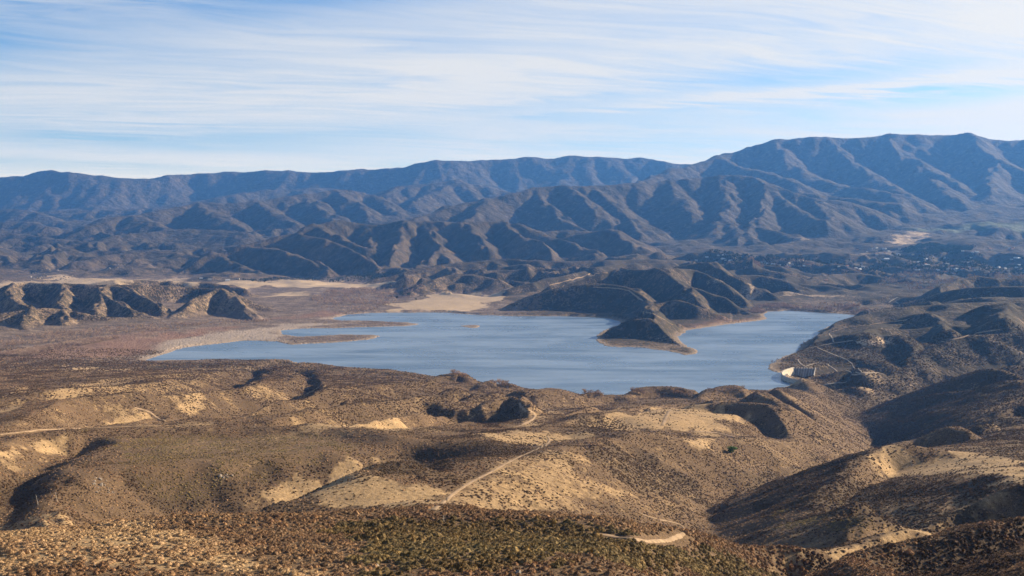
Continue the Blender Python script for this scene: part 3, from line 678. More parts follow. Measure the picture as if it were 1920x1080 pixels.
# ------------------------------------------------------------------ materials
def mat_base(name,rough=0.95,spec=0.1):
    m=bpy.data.materials.new(name); m.use_nodes=True; nt=m.node_tree; n=N(nt)
    b=nt.nodes['Principled BSDF']; b.inputs['Roughness'].default_value=rough
    b.inputs['Specular IOR Level'].default_value=spec
    return m,nt,n,b
def mat_ground():
    m,nt,n,b=mat_base('ground_cover')
    pos=n.n('ShaderNodeNewGeometry').outputs['Position']
    sp=n.n('ShaderNodeSeparateXYZ'); nt.links.new(pos,sp.inputs[0])
    P=n.n('ShaderNodeCombineXYZ'); nt.links.new(sp.outputs[0],P.inputs[0]); nt.links.new(sp.outputs[1],P.inputs[1]); P=P.outputs[0]
    at=n.n('ShaderNodeAttribute'); at.attribute_name='cover'
    ac=n.n('ShaderNodeSeparateColor'); nt.links.new(at.outputs['Color'],ac.inputs[0])
    a2=n.n('ShaderNodeAttribute'); a2.attribute_name='cover2'
    ac2=n.n('ShaderNodeSeparateColor'); nt.links.new(a2.outputs['Color'],ac2.inputs[0])
    grass,red,mud=ac.outputs[0],ac.outputs[1],ac.outputs[2]
    green,flat_,shore_=ac2.outputs[0],ac2.outputs[1],ac2.outputs[2]
    far=n.map(sp.outputs[1],1900,2600)           # beyond the last modelled bushes
    n60=n.noise(P,1/60,5,0.6); n12=n.noise(P,1/14,4,0.6); n3=n.noise(P,1/2.8,4,0.65); n05=n.noise(P,1/0.5,3,0.6)
    n300=n.noise(P,1/420,5,0.6)
    soil=n.ramp(n12,[(0.3,(0.25,0.175,0.10)),(0.55,(0.34,0.245,0.145)),(0.75,(0.43,0.32,0.20))])
    litter=n.ramp(n3,[(0.3,(0.086,0.058,0.034)),(0.6,(0.142,0.098,0.057)),(0.8,(0.215,0.152,0.09))])
    gold=n.ramp(n3,[(0.25,(0.21,0.148,0.078)),(0.48,(0.38,0.262,0.135)),(0.7,(0.53,0.378,0.205))])
    g2=n.math('GREATER_THAN',n.math('ADD',grass,n.math('MULTIPLY',n.math('SUBTRACT',n12,0.5),0.7)),0.5)
    n6=n.noise(P,1/6.0,5,0.7); n25=n.noise(P,1/26,5,0.65)
    rag=n.math('ADD',n.math('MULTIPLY',n.math('SUBTRACT',n25,0.5),1.3),n.math('MULTIPLY',n.math('SUBTRACT',n6,0.5),1.5))
    opn=n.math('MULTIPLY',n.map(n60,0.50,0.60),n.map(n6,0.52,0.62))
    opn=n.math('MULTIPLY',opn,n.map(sp.outputs[1],700,1200,0.0,0.9))
    opn=n.math('MULTIPLY',opn,n.math('SUBTRACT',1.0,n.math('MULTIPLY',at.outputs['Alpha'],0.7)))
    g2=n.math('MAXIMUM',n.map(n.math('ADD',grass,rag),0.28,0.86),opn)
    gold=n.mix(n.map(n25,0.42,0.66),gold,n.mix(0.6,gold,(0.20,0.145,0.085,1)))
    litter=n.mix(n.map(n05,0.35,0.65),n.mix(1.0,litter,(0.55,0.52,0.5,1),'MULTIPLY'),n.mix(1.0,litter,(1.35,1.3,1.25,1),'MULTIPLY'))
    gold=n.mix(n.map(n05,0.35,0.65),n.mix(1.0,gold,(0.72,0.68,0.62,1),'MULTIPLY'),gold)
    base=n.mix(g2,n.mix(at.outputs['Alpha'],litter,n.mix(0.55,litter,(0.035,0.028,0.018,1))),gold)  # litter darkened under dark scrub and on the painted shaded faces
    # chaparral drawn on the ground where bushes are too far to be built
    v1=n.voro(P,1/7.0); v2=n.voro(P,1/17.0)
    dens=n.math('ADD',n.math('MULTIPLY',n60,0.55),n.math('MULTIPLY',n300,0.45))
    th=n.math('ADD',n.map(dens,0.34,0.60,0.85,0.38),n.math('MULTIPLY',at.outputs['Alpha'],0.22))
    sp1=n.map(n.math('ADD',v1.outputs['Distance'],n.math('MULTIPLY',n.math('SUBTRACT',v2.outputs['Distance'],0.45),0.35)),n.math('SUBTRACT',th,0.13),n.math('ADD',th,0.10),1.0,0.0)
    cm=n.mix(n60,(0.024,0.024,0.014,1),(0.050,0.040,0.025,1))
    cm=n.mix(n.math('MULTIPLY',v1.outputs['Color'],0.5),cm,(0.058,0.043,0.027,1))
    slo=n.mix(n300,(0.095,0.068,0.046,1),(0.155,0.110,0.072,1))
    slo=n.mix(n.map(sp.outputs[1],6500,8500),slo,(0.056,0.046,0.035,1))
    slo=n.mix(n.math('MULTIPLY',at.outputs['Alpha'],0.5),slo,(0.06,0.047,0.032,1))  # far soil darkened the same way, scrub and painted shade together
    fsoil=n.mix(g2,slo,(0.40,0.30,0.19,1))
    blot=n.map(n.math('ADD',n.math('MULTIPLY',n60,0.5),n.math('MULTIPLY',n300,0.5)),0.42,0.56,0.95,0.45)
    ff=n.map(sp.outputs[1],5000,8500)
    sp1=n.math('ADD',n.math('MULTIPLY',sp1,n.math('SUBTRACT',1.0,ff)),n.math('MULTIPLY',blot,ff))
    bushy=n.math('MULTIPLY',sp1,n.math('SUBTRACT',1.0,n.math('MULTIPLY',g2,0.9)))
    farc=n.mix(bushy,fsoil,cm)
    # valley floor scrub: pinkish grey winter willows and weeds
    fl=n.ramp(n.math('ADD',n.math('MULTIPLY',n60,0.5),n.math('MULTIPLY',n12,0.5)),[(0.36,(0.065,0.048,0.036)),(0.5,(0.14,0.105,0.08)),(0.62,(0.24,0.185,0.14))])
    farc=n.mix(n.math('MULTIPLY',flat_,n.math('SUBTRACT',1.0,g2)),farc,fl)
    farc=n.mix(n.math('MULTIPLY',red,0.6),farc,n.mix(n12,(0.17,0.085,0.055,1),(0.29,0.165,0.11,1)))
    farc=n.mix(n.math('MULTIPLY',mud,0.9),farc,n.mix(n12,(0.24,0.19,0.145,1),(0.40,0.33,0.26,1)))
    c=n.mix(far,base,farc)
    c=n.mix(n.math('MULTIPLY',shore_,0.8),c,n.mix(n3,(0.22,0.165,0.115,1),(0.40,0.31,0.22,1)))
    c=n.mix(n.math('MULTIPLY',n.math('MULTIPLY',green,far),0.8),c,(0.10,0.125,0.06,1))
    nt.links.new(c,b.inputs['Base Color'])
    bp=n.n('ShaderNodeBump'); bp.inputs['Strength'].default_value=0.8; bp.inputs['Distance'].default_value=1.0
    hgt=n.math('ADD',n.math('MULTIPLY',n.math('MULTIPLY',bushy,far),2.6),n.math('ADD',n.math('MULTIPLY',n.math('ADD',n3,n.math('MULTIPLY',n05,0.25)),0.9),n.math('MULTIPLY',n.math('MULTIPLY',n12,far),1.4)))
    rel=n.noise(P,1/170,7,0.62); hgt=n.math('ADD',hgt,n.math('MULTIPLY',n.math('MULTIPLY',rel,n.map(sp.outputs[1],4500,8000)),n.map(sp.outputs[1],4500,12000,40.0,120.0)))
    nt.links.new(hgt,bp.inputs['Height']); nt.links.new(bp.outputs[0],b.inputs['Normal'])
    return m
M_GROUND=mat_ground()
def mat_simple(name,c1,c2,scale=1.0,rough=0.9,spec=0.15,rnd=False,stops=None):
    m,nt,n,b=mat_base(name,rough,spec)
    pos=n.n('ShaderNodeNewGeometry').outputs['Position']
    f=n.noise(pos,scale,4,0.6)
    c=n.mix(n.map(f,0.3,0.7),(*c1,1),(*c2,1))
    if rnd:
        oi=n.n('ShaderNodeObjectInfo').outputs['Random']
        c=n.mix(1.0,c,n.ramp(oi,stops),'MULTIPLY')
    nt.links.new(c,b.inputs['Base Color'])
    return m
# ------------------------------------------------------------------ ground sheets
def sheet(name,r0,r1,kind='structure'):
    nr=r1-r0; nc=len(tcol)
    V=np.stack([GXX[r0:r1],GYY[r0:r1],GH[r0:r1]],-1).reshape(-1,3)
    idx=np.arange(nr*nc).reshape(nr,nc)
    Q=np.stack([idx[:-1,:-1],idx[:-1,1:],idx[1:,1:],idx[1:,:-1]],-1).reshape(-1,4)
    me=mesh_np(name,V,Q)
    c1=np.ones((nr*nc,4),np.float32); c2=np.ones((nr*nc,4),np.float32)
    for i,k in enumerate(('grass','red','mud')): c1[:,i]=(np.maximum(cv[k],cv['pale']*0.9) if k=='grass' else cv[k])[r0:r1].ravel()
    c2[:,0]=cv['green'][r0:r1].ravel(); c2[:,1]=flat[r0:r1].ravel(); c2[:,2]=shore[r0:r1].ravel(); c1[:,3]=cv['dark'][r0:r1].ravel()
    for nm,a in (('cover',c1),('cover2',c2)):
        at=me.attributes.new(nm,'FLOAT_COLOR','POINT'); at.data.foreach_set('color',a.ravel())
    return new_obj(name,me,M_GROUND,kind=kind)
ri=lambda d:int(np.searchsorted(Drow,d))
r1,r2,r3=ri(1950),ri(6300),ri(8200)
sheet('ground',0,r1+1); sheet('valley_floor_and_foothills',r1,r2+1); sheet('mountains',r2,len(Drow))
# ------------------------------------------------------------------ water
def mat_water():
    m,nt,n,b=mat_base('lake_water',0.22,0.5)
    pos=n.n('ShaderNodeNewGeometry').outputs['Position']
    st=n.vmath('MULTIPLY',pos,(1.0,0.55,1.0))
    patch=n.noise(n.vmath('MULTIPLY',pos,(0.8,1.0,1.0)),1/230,5,0.6,0.15)
    w1=n.noise(st,1/9.0,4,0.6); w2=n.noise(st,1/2.2,3,0.6)
    hh=n.math('ADD',n.math('MULTIPLY',w1,1.6),n.math('MULTIPLY',w2,0.45))
    bp=n.n('ShaderNodeBump'); bp.inputs['Distance'].default_value=1.0
    nt.links.new(n.map(patch,0.35,0.65,0.05,0.20),bp.inputs['Strength'])
    nt.links.new(hh,bp.inputs['Height']); nt.links.new(bp.outputs[0],b.inputs['Normal'])
    lane=n.noise(n.vmath('MULTIPLY',pos,(0.35,1.6,1.0)),1/160,6,0.65,0.3)
    nt.links.new(n.mix(n.map(n.math('ADD',n.math('MULTIPLY',patch,0.55),n.math('MULTIPLY',lane,0.45)),0.40,0.60),(0.045,0.085,0.135,1),(0.17,0.23,0.30,1)),b.inputs['Base Color'])
    b.inputs['IOR'].default_value=1.33
    nt.links.new(n.map(patch,0.35,0.65,0.24,0.42),b.inputs['Roughness'])
    return m
def build_water():
    P=[(150,690),(250,650),(420,615),(520,585),(700,580),(900,582),(1100,588),(1180,592),(1220,600),(1350,585),(1425,575),(1620,578),(1640,595),(1560,640),(1500,690),(1476.5,700),(1471,708),(1470,716),(1500,724),(1455,760),(1290,790),(1100,785),(900,760),(700,730),(500,700),(300,695)]
    W=[lk(*p) for p in P]
    bm=bmesh.new(); vs=[bm.verts.new((x,y,0)) for x,y in W]; f=bm.faces.new(vs)
    bmesh.ops.triangulate(bm,faces=[f]); bmesh.ops.recalc_face_normals(bm,faces=bm.faces[:])
    me=bpy.data.meshes.new('lake'); bm.to_mesh(me); bm.free()
    for p in me.polygons:
        if p.normal.z<0: me.flip_normals(); break
    new_obj('lake',me,mat_water(),kind='structure')
build_water()
# ------------------------------------------------------------------ air
def build_haze():
    m=bpy.data.materials.new('valley_air'); m.use_nodes=True; nt=m.node_tree
    for x in list(nt.nodes): nt.nodes.remove(x)
    o=nt.nodes.new('ShaderNodeOutputMaterial'); v=nt.nodes.new('ShaderNodeVolumePrincipled')
    v.inputs['Color'].default_value=(0.10,0.34,0.92,1); v.inputs['Density'].default_value=HAZE_DENSITY; v.inputs['Anisotropy'].default_value=0.25
    v.inputs['Absorption Color'].default_value=(0.28,0.28,0.28,1)
    nt.links.new(v.outputs[0],o.inputs['Volume'])
    x0,x1,y0,y1,z0,z1=-30000,30000,-400,20300,-140,1800
    V=[(x,y,z) for z in (z0,z1) for y in (y0,y1) for x in (x0,x1)]
    me=mesh_np('haze',V,[(0,2,3,1),(4,5,7,6),(0,1,5,4),(1,3,7,5),(3,2,6,7),(2,0,4,6)],False)
    new_obj('haze',me,m,kind='stuff')
HAZE_DENSITY=2.6e-5
build_haze()
# ------------------------------------------------------------------ vegetation
R2=np.random.RandomState(11)
def bil(A,x,y):
    fi=np.interp(x/y,tcol,np.arange(len(tcol))); fj=np.interp(y,Drow,np.arange(len(Drow)))
    i0=np.minimum(fi.astype(int),len(tcol)-2); j0=np.minimum(fj.astype(int),len(Drow)-2); fi=fi-i0; fj=fj-j0
    return (A[j0,i0]*(1-fi)+A[j0,i0+1]*fi)*(1-fj)+(A[j0+1,i0]*(1-fi)+A[j0+1,i0+1]*fi)*fj
def lump(rng,nseg,nring,r=1.0,h=1.0,j=0.18):
    V=[(0,0,h*(1+rng.uniform(-j,j)))]; Fc=[]
    for k in range(1,nring+1):
        a=k/nring*math.pi*0.55
        for i in range(nseg):
            t=2*math.pi*(i+0.5*(k%2))/nseg; q=1+rng.uniform(-j,j)
            V.append((r*math.sin(a)*math.cos(t)*q,r*math.sin(a)*math.sin(t)*q,h*max(math.cos(a),-0.12)*(1+rng.uniform(-j,j))))
    for i in range(nseg): Fc.append((0,1+i,1+(i+1)%nseg))
    for k in range(1,nring):
        b0=1+(k-1)*nseg; b1=b0+nseg
        for i in range(nseg):
            a,b,c,d=b0+i,b0+(i+1)%nseg,b1+i,b1+(i+1)%nseg
            Fc+= [(a,c,b),(b,c,d)]
    return V,Fc
def add_blades(V,Fc,rng,n,r,h,w,r0=0.45,zmin=0.05,up=0.0):
    for i in range(n):
        t=rng.uniform(0,6.2832); c=rng.uniform(zmin,1.0)
        s=math.sqrt(1-c*c); d=np.array([s*math.cos(t),s*math.sin(t),c])
        q=np.array([-math.sin(t),math.cos(t),rng.uniform(-.4,.4)]); q/=np.linalg.norm(q)
        e=rng.uniform(0.82,1.16); sc=np.array([r,r,h])
        b=d*sc*r0; tp=d*sc*e+np.array([0,0,up*rng.uniform(0,1)])
        k=len(V); m=(b+tp)/2
        V+= [tuple(b),tuple(m+q*w),tuple(tp),tuple(m-q*w)]; Fc+=[(k,k+1,k+2),(k,k+2,k+3)]
def proto(name,V,Fc,mat,coll,smooth=False):
    me=mesh_np(name,V,Fc,smooth); me.materials.append(mat)
    o=bpy.data.objects.new(name,me); coll.objects.link(o); return o
def mat_leaf(name,c1,c2,stops,trans=0.0,scale=1.2):
    m,nt,n,b=mat_base(name,0.9,0.08)
    pos=n.n('ShaderNodeNewGeometry').outputs['Position']
    c=n.mix(n.map(n.noise(pos,scale,3,0.6),0.32,0.68),(*c1,1),(*c2,1))
    big=n.noise(pos,1/45,4,0.6)
    c=n.mix(n.map(big,0.38,0.66),c,n.mix(1.0,c,(0.72,0.66,0.66,1),'MULTIPLY'))
    oi=n.n('ShaderNodeObjectInfo').outputs['Random']
    c=n.mix(1.0,c,n.ramp(oi,stops),'MULTIPLY')
    nt.links.new(c,b.inputs['Base Color'])
    return m
ST=[(0.0,(0.70,0.70,0.70)),(0.5,(1.0,0.96,0.92)),(0.85,(1.2,1.08,0.95)),(1.0,(1.5,1.35,1.15))]
M_BROWN=mat_leaf('dry_scrub_twigs',(0.190,0.130,0.076),(0.315,0.218,0.130),ST)
M_DARK=mat_leaf('dark_chaparral_leaves',(0.074,0.051,0.031),(0.126,0.088,0.053),ST)
M_GREENL=mat_leaf('olive_chamise_leaves',(0.135,0.108,0.050),(0.245,0.190,0.092),ST)
M_PALE=mat_leaf('pale_buckwheat_twigs',(0.37,0.265,0.15),(0.50,0.365,0.215),[(0,(0.72,0.68,0.62)),(0.4,(0.95,0.92,0.88)),(1,(1.12,1.08,1.0))])
M_BARE=mat_leaf('bare_willow_twigs',(0.32,0.245,0.185),(0.50,0.40,0.31),[(0,(0.7,0.66,0.66)),(1,(1.2,1.15,1.1))],scale=0.3)
M_GOLDT=mat_leaf('golden_cottonwood_twigs',(0.36,0.24,0.12),(0.50,0.35,0.19),[(0,(0.75,0.7,0.7)),(1,(1.15,1.1,1.1))],scale=0.4)
M_OAK=mat_leaf('evergreen_leaves',(0.030,0.045,0.020),(0.060,0.075,0.032),[(0,(0.6,0.7,0.7)),(1,(1.4,1.3,1.1))],scale=0.3)
M_GRN=mat_leaf('fresh_green_leaves',(0.06,0.12,0.02),(0.11,0.19,0.04),[(0,(0.8,0.8,0.8)),(1,(1.2,1.2,1.1))],scale=0.8)
M_BARK=mat_simple('grey_bark',(0.16,0.13,0.10),(0.30,0.25,0.20),1.5)
def collect(name): return bpy.data.collections.new(name)
def kinds(name,mat,specs,seed):
    cl=collect(name); rg=np.random.RandomState(seed)
    for i,(ns,nr,r,h,j,nb,w,up) in enumerate(specs):
        V,Fc=lump(rg,ns,nr,r*0.80,h*0.80,j)
        add_blades(V,Fc,rg,nb,r,h,w,0.5,0.03,up)
        proto('shrub',V,Fc,mat,cl)
    return cl
NEARSPEC=[(9,4,0.95,0.95,0.16,260,0.034,0.10),(10,4,1.1,0.8,0.2,280,0.034,0.08),(8,4,0.85,1.05,0.2,240,0.034,0.14),(11,4,1.25,0.8,0.22,300,0.036,0.08)]
MIDSPEC=[(6,3,1.0,0.9,0.25,16,0.12,0.1),(7,3,1.2,0.8,0.28,18,0.12,0.1),(6,3,0.9,1.0,0.25,14,0.12,0.1)]
K={'pale':kinds('pale shrub kinds',M_PALE,NEARSPEC,1),'brown':kinds('brown shrub kinds',M_BROWN,NEARSPEC,2),'green':kinds('green shrub kinds',M_GREENL,NEARSPEC,3),'dark':kinds('dark shrub kinds',M_DARK,NEARSPEC,7),
   'brownf':kinds('brown far shrub kinds',M_BROWN,MIDSPEC,4),'darkf':kinds('dark far shrub kinds',M_DARK,MIDSPEC,5),'greenf':kinds('green far shrub kinds',M_GREENL,MIDSPEC,6)}
def scatter_group():
    g=bpy.data.node_groups.new('scatter','GeometryNodeTree')
    g.interface.new_socket('Geometry',in_out='INPUT',socket_type='NodeSocketGeometry')
    g.interface.new_socket('Kinds',in_out='INPUT',socket_type='NodeSocketCollection')
    g.interface.new_socket('Geometry',in_out='OUTPUT',socket_type='NodeSocketGeometry')
    nd=g.nodes; L=g.links
    gi=nd.new('NodeGroupInput'); go=nd.new('NodeGroupOutput')
    ip=nd.new('GeometryNodeInstanceOnPoints'); ci=nd.new('GeometryNodeCollectionInfo')
    ci.inputs['Separate Children'].default_value=True; ci.inputs['Reset Children'].default_value=True
    L.new(gi.outputs['Kinds'],ci.inputs['Collection']); L.new(ci.outputs[0],ip.inputs['Instance']); ip.inputs['Pick Instance'].default_value=True
    L.new(gi.outputs['Geometry'],ip.inputs['Points'])
    def attr(nm,dt):
        a=nd.new('GeometryNodeInputNamedAttribute'); a.data_type=dt; a.inputs['Name'].default_value=nm; return [o for o in a.outputs if o.enabled and o.name=='Attribute'][0]
    L.new(attr('pick','INT'),ip.inputs['Instance Index'])
    L.new(attr('scl','FLOAT_VECTOR'),ip.inputs['Scale'])
    cb=nd.new('ShaderNodeCombineXYZ'); L.new(attr('rot','FLOAT'),cb.inputs[2])
    er=nd.new('FunctionNodeEulerToRotation'); L.new(cb.outputs[0],er.inputs[0]); L.new(er.outputs[0],ip.inputs['Rotation'])
    L.new(ip.outputs[0],go.inputs[0])
    return g
G_SC=scatter_group()
def scatter(name,P,size,coll,label,cat,seed=0,hs=None):
    n=len(P)
    if not n: return
    rg=np.random.RandomState(seed)
    me=bpy.data.meshes.new(name); me.vertices.add(n); me.vertices.foreach_set('co',np.asarray(P,np.float32).ravel())
    a=me.attributes.new('pick','INT','POINT'); a.data.foreach_set('value',rg.randint(0,1000,n).astype(np.int32))
    a=me.attributes.new('rot','FLOAT','POINT'); a.data.foreach_set('value',rg.uniform(0,6.28,n).astype(np.float32))
    hs=rg.uniform(0.8,1.25,n) if hs is None else hs
    S=np.stack([size,size*rg.uniform(0.8,1.2,n),size*hs],-1).astype(np.float32)
    a=me.attributes.new('scl','FLOAT_VECTOR','POINT'); a.data.foreach_set('vector',S.ravel())
    o=new_obj(name,me,None,kind='stuff',label=label,cat=cat)
    md=o.modifiers.new('scatter','NODES'); md.node_group=G_SC
    for it in G_SC.interface.items_tree:
        if it.in_out=='INPUT' and it.name=='Kinds': md[it.identifier]=coll
    return o
def sample_area(D0,D1,n,tmax=0.56):
    y=np.sqrt(R2.uniform(D0*D0,D1*D1,n)); x=R2.uniform(-tmax,tmax,n)*y
    return x,y
def put_shrubs():
    indiv=[]
    def band(D0,D1,spacing,near):
        area=0.56*(D1*D1-D0*D0); n=int(area/(spacing*spacing))
        x,y=sample_area(D0,D1,n)
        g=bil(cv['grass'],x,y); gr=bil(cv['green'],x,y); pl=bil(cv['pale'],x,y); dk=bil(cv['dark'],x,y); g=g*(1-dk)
        dn=fbm(x/28,y/28,4,401,0.6); dn2=fbm(x/9,y/9,2,402)
        z=ground_z(x,y)
        g=np.clip(g+0.9*dn*(g>0.02)+0.5*dn2*(g>0.02),0,1)
        keep=R2.uniform(0,1,n)<np.clip((0.92 if near else 0.85)+(0.6 if near else 1.1)*dn+0.4*dn2-0.90*g+0.5*dk,0.05,1)
        keep&=(z>1.5)|((x/y>0.25)&(y<2350))
        for rd in ROADPTS:
            if rd[:,1].min()<D1 and rd[:,1].max()>D0: keep&=(poly_dist(x,y,rd)>np.where(y<430,2.2,1.8+0.0006*y))
        d2=R2.uniform(0,1,n)
        kind=np.where(pl+dn*0.5>0.55,0,np.where(gr+dn*0.7+d2*0.2>0.62,2,np.where(dk+dn*0.8+0.3*d2>0.62,3,1)))
        return x[keep],y[keep],z[keep],kind[keep],dn[keep]
    x,y,z,k,dn=band(140,430,1.08,True)
    # the shrubs that show largest are things of their own
    t=x/y; px=960+F*t; 
    size=R2.gamma(6,0.10,len(x))*0.95+0.12
    size=np.where(k==2,size*1.15,np.where(k==0,size*0.82,size*0.85))*np.interp(y,[150,430],[0.9,1.15])
    sc=2*size/y*F; py=540-F*(y*sp_+(z-HC)*cp_)/(y*cp_-(z-HC)*sp_)
    vis=(np.abs(px-960)<950)&(py<1072)&(py>930)&(py<=np.interp(px,tcol*F+960,_top[np.searchsorted(Drow,330)])+400)
    cand=np.where(vis)[0]; cand=cand[np.argsort(-sc[cand])][:300]
    mask=np.ones(len(x),bool); mask[cand]=False
    P=np.stack([x,y,z-0.08],-1)
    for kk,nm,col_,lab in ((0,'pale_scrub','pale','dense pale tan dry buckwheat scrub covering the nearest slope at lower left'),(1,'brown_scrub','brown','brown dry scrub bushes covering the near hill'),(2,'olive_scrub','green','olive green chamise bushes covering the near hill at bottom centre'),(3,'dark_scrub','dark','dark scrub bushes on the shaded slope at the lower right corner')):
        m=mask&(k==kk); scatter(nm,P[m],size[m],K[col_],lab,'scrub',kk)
    names=[('shrub','pale'),('shrub','brown'),('shrub','green'),('shrub','dark')]
    labs=['pale tan dome-shaped dry shrub on the nearest slope','brown dry twiggy shrub on the nearest slope','olive green chamise shrub on the nearest slope','dark twiggy shrub on the shaded slope at the lower right corner']
    grp=['pale dry shrubs on the nearest slope','brown dry shrubs on the nearest slope','olive green shrubs on the nearest slope','dark shrubs on the shaded slope at lower right']
    for i in cand:
        kk=int(k[i]); src=list(K[names[kk][1]].objects); o=bpy.data.objects.new('shrub',src[i%len(src)].data); COL.objects.link(o)
        o.location=P[i]; o.rotation_euler=(0,0,float(R2.uniform(0,6.28))); s=float(size[i]); o.scale=(s,s,s*float(R2.uniform(0.85,1.2)))
        q=px[i]; qy=py[i]
        wh='at the bottom left corner' if q<280 else 'left of the bottom centre' if q<640 else 'at the bottom centre' if q<1080 else 'below the track loop' if q<1330 else 'at the lower right'
        rw=('in the front row ' if qy>1045 else 'in the middle rows ' if qy>1005 else 'towards the crest ')
        o['label']=['pale tan dome-shaped dry shrub ','brown dry twiggy shrub ','olive green chamise shrub ','dark twiggy shrub '][kk]+rw+wh
        o['category']='shrub'; o['group']=['pale dry','brown dry','olive green','dark'][kk]+' shrubs '+rw+wh
    for D0,D1,spc,sz,seed in ((430,760,1.75,0.86,10),(760,1250,2.05,0.92,20),(1250,2050,2.9,1.2,30),(2050,2700,5.0,1.8,40)):
        x,y,z,k,dn=band(D0,D1,spc,False)
        size=sz*R2.uniform(0.55,1.25,len(x))
        dark=(R2.uniform(0,1,len(x))+dn>(0.5 if D0<1200 else 0.32))|(k==3)
        size=size*np.where(k==3,1.2,1.0)
        P=np.stack([x,y,z-0.1],-1)
        far='at middle distance' if D0<1200 else 'near the lake'
        w={430:'on the slopes just below the near hill',760:'on the middle slopes',1250:'on the hills before the lake',2050:'round the lake shore'}[D0]
        for m,nm,col_,lab in (((k==2),'olive_scrub','greenf','olive green chaparral '+w),((k!=2)&dark,'dark_scrub','darkf','dark chaparral '+w),((k!=2)&~dark,'brown_scrub','brownf','brown dry scrub '+w)):
            scatter(nm,P[m],size[m],K[col_],lab,'scrub',seed,hs=np.random.RandomState(seed).uniform(0.5,0.95,int(m.sum())))
def poly_dist(x,y,P):
    d=np.full(x.shape,1e9)
    for i in range(len(P)-1):
        ax,ay=P[i][:2]; bx,by=P[i+1][:2]; ex,ey=bx-ax,by-ay; L=ex*ex+ey*ey+1e-9
        t=np.clip(((x-ax)*ex+(y-ay)*ey)/L,0,1); d=np.minimum(d,np.hypot(x-ax-t*ex,y-ay-t*ey))
    return d
# ------------------------------------------------------------------ dirt tracks, draped on the ground
M_DIRT=mat_simple('pale_dirt',(0.20,0.14,0.082),(0.34,0.24,0.145),0.35)
M_PDIRT=mat_simple('pale_gravel',(0.20,0.165,0.125),(0.36,0.30,0.23),0.2)
ROADS=[(1.5,0,[(1108,1000),(1140,1004),(1180,1011),(1220,1015),(1255,1013),(1278,1005),(1287,995),(1276,984),(1248,977),(1220,970),(1196,961)]),
 (1.8,0,[(812,957),(835,940),(852,925),(882,905),(922,885),(952,868),(978,855),(1002,845),(1024,834),(1032,826),(1026,818)]),
 (2.4,0,[(968,801),(980,797),(995,790),(1004,783),(1004,776),(998,771),(986,773),(977,765),(974,756)]),
 (3.2,0,[(1243,798),(1247,788),(1252,777),(1257,770)]),(1.6,0,[(0,815),(60,808),(130,805),(200,802),(280,799),(380,797)]),
 (3.0,0,[(252,765),(270,769),(284,775),(295,784),(312,791)]),(3.0,0,[(1300,809),(1345,812),(1380,820)]),
 (3.0,1,[(1494,660),(1512,654),(1532,650),(1562,644),(1600,639)]),(2.6,1,[(1532,652),(1560,664),(1590,676),(1606,690),(1616,699)]),
 (3.0,1,[(1555,626),(1560,634),(1563,642)]),(4,0,[(1556,624),(1590,614),(1640,608),(1700,600)]),
 (2.6,1,[(1496,674),(1499,681),(1508,687),(1518,692)]),(2.6,1,[(1512,687),(1530,681),(1555,683),(1578,693),(1608,700),(1660,699)]),
 (3.0,1,[(1545,704),(1580,703),(1615,701)]),(4,0,[(1765,641),(1800,634),(1830,625),(1875,618)]),(4,0,[(1470,716),(1515,712),(1560,715)]),
 (5,0,[(1030,535),(1060,528),(1090,520),(1108,514),(1140,512)]),(5,0,[(1112,539),(1150,541),(1178,545),(1205,565)]),(4,0,[(1206,584),(1235,594),(1262,610)]),
 (6,1,[(1667,568),(1676,561),(1684,558)]),(5,1,[(1678,566),(1692,573)])]
ROADPTS=[]
def build_roads():
    for w,mi,P in ROADS:
        pts=[]
        for i in range(len(P)-1):
            for f in np.linspace(0,1,max(2,int(math.dist(P[i],P[i+1])/2.5)),endpoint=False):
                pts.append((P[i][0]*(1-f)+P[i+1][0]*f,P[i][1]*(1-f)+P[i+1][1]*f))
        pts.append(P[-1])
        W=[hit(*p) for p in pts]; W=[a for a in W if a]
        runs=[]; cur=[W[0]]
        for a in W[1:]:
            if abs(a[1]-cur[-1][1])>0.10*a[1]: 
                if len(cur)>3: runs.append(cur)
                cur=[a]
            elif math.dist(a[:2],cur[-1][:2])>1.0: cur.append(a)
        if len(cur)>3: runs.append(cur)
        for run in runs:
            A=np.array(run)[:,:2]
            for _ in range(3): A[1:-1]=(A[:-2]+2*A[1:-1]+A[2:])/4
            B=[A[0]]
            for a,b in zip(A[:-1],A[1:]):
                n=max(1,int(np.hypot(*(b-a))/3.0))
                for k in range(1,n+1): B.append(a+(b-a)*k/n)
            B=np.array(B); T_=np.gradient(B,axis=0); T_/=np.linalg.norm(T_,axis=1)[:,None]+1e-9
            Nn=np.stack([-T_[:,1],T_[:,0]],-1); V=[]; Fc=[]
            jit=1+0.25*np.random.RandomState(len(B)).uniform(-1,1,len(B))
            for s in (-1,-0.5,0,0.5,1):
                Q=B+Nn*(s*w*0.5*jit)[:,None]; V.append(np.stack([Q[:,0],Q[:,1],ground_z(Q[:,0],Q[:,1])+0.12+Q[:,1]*0.00035-(0.0 if abs(s)<1 else 0.15)],-1))
            V=np.stack(V,1).reshape(-1,3)
            for i in range(len(B)-1):
                for k in range(4): a=i*5+k; Fc.append((a,a+1,a+6,a+5))
            new_obj('dirt_track',mesh_np('dirt_track',V,Fc),(M_DIRT,M_PDIRT)[mi],kind='structure')
            ROADPTS.append(B[::3])
build_roads()
put_shrubs()
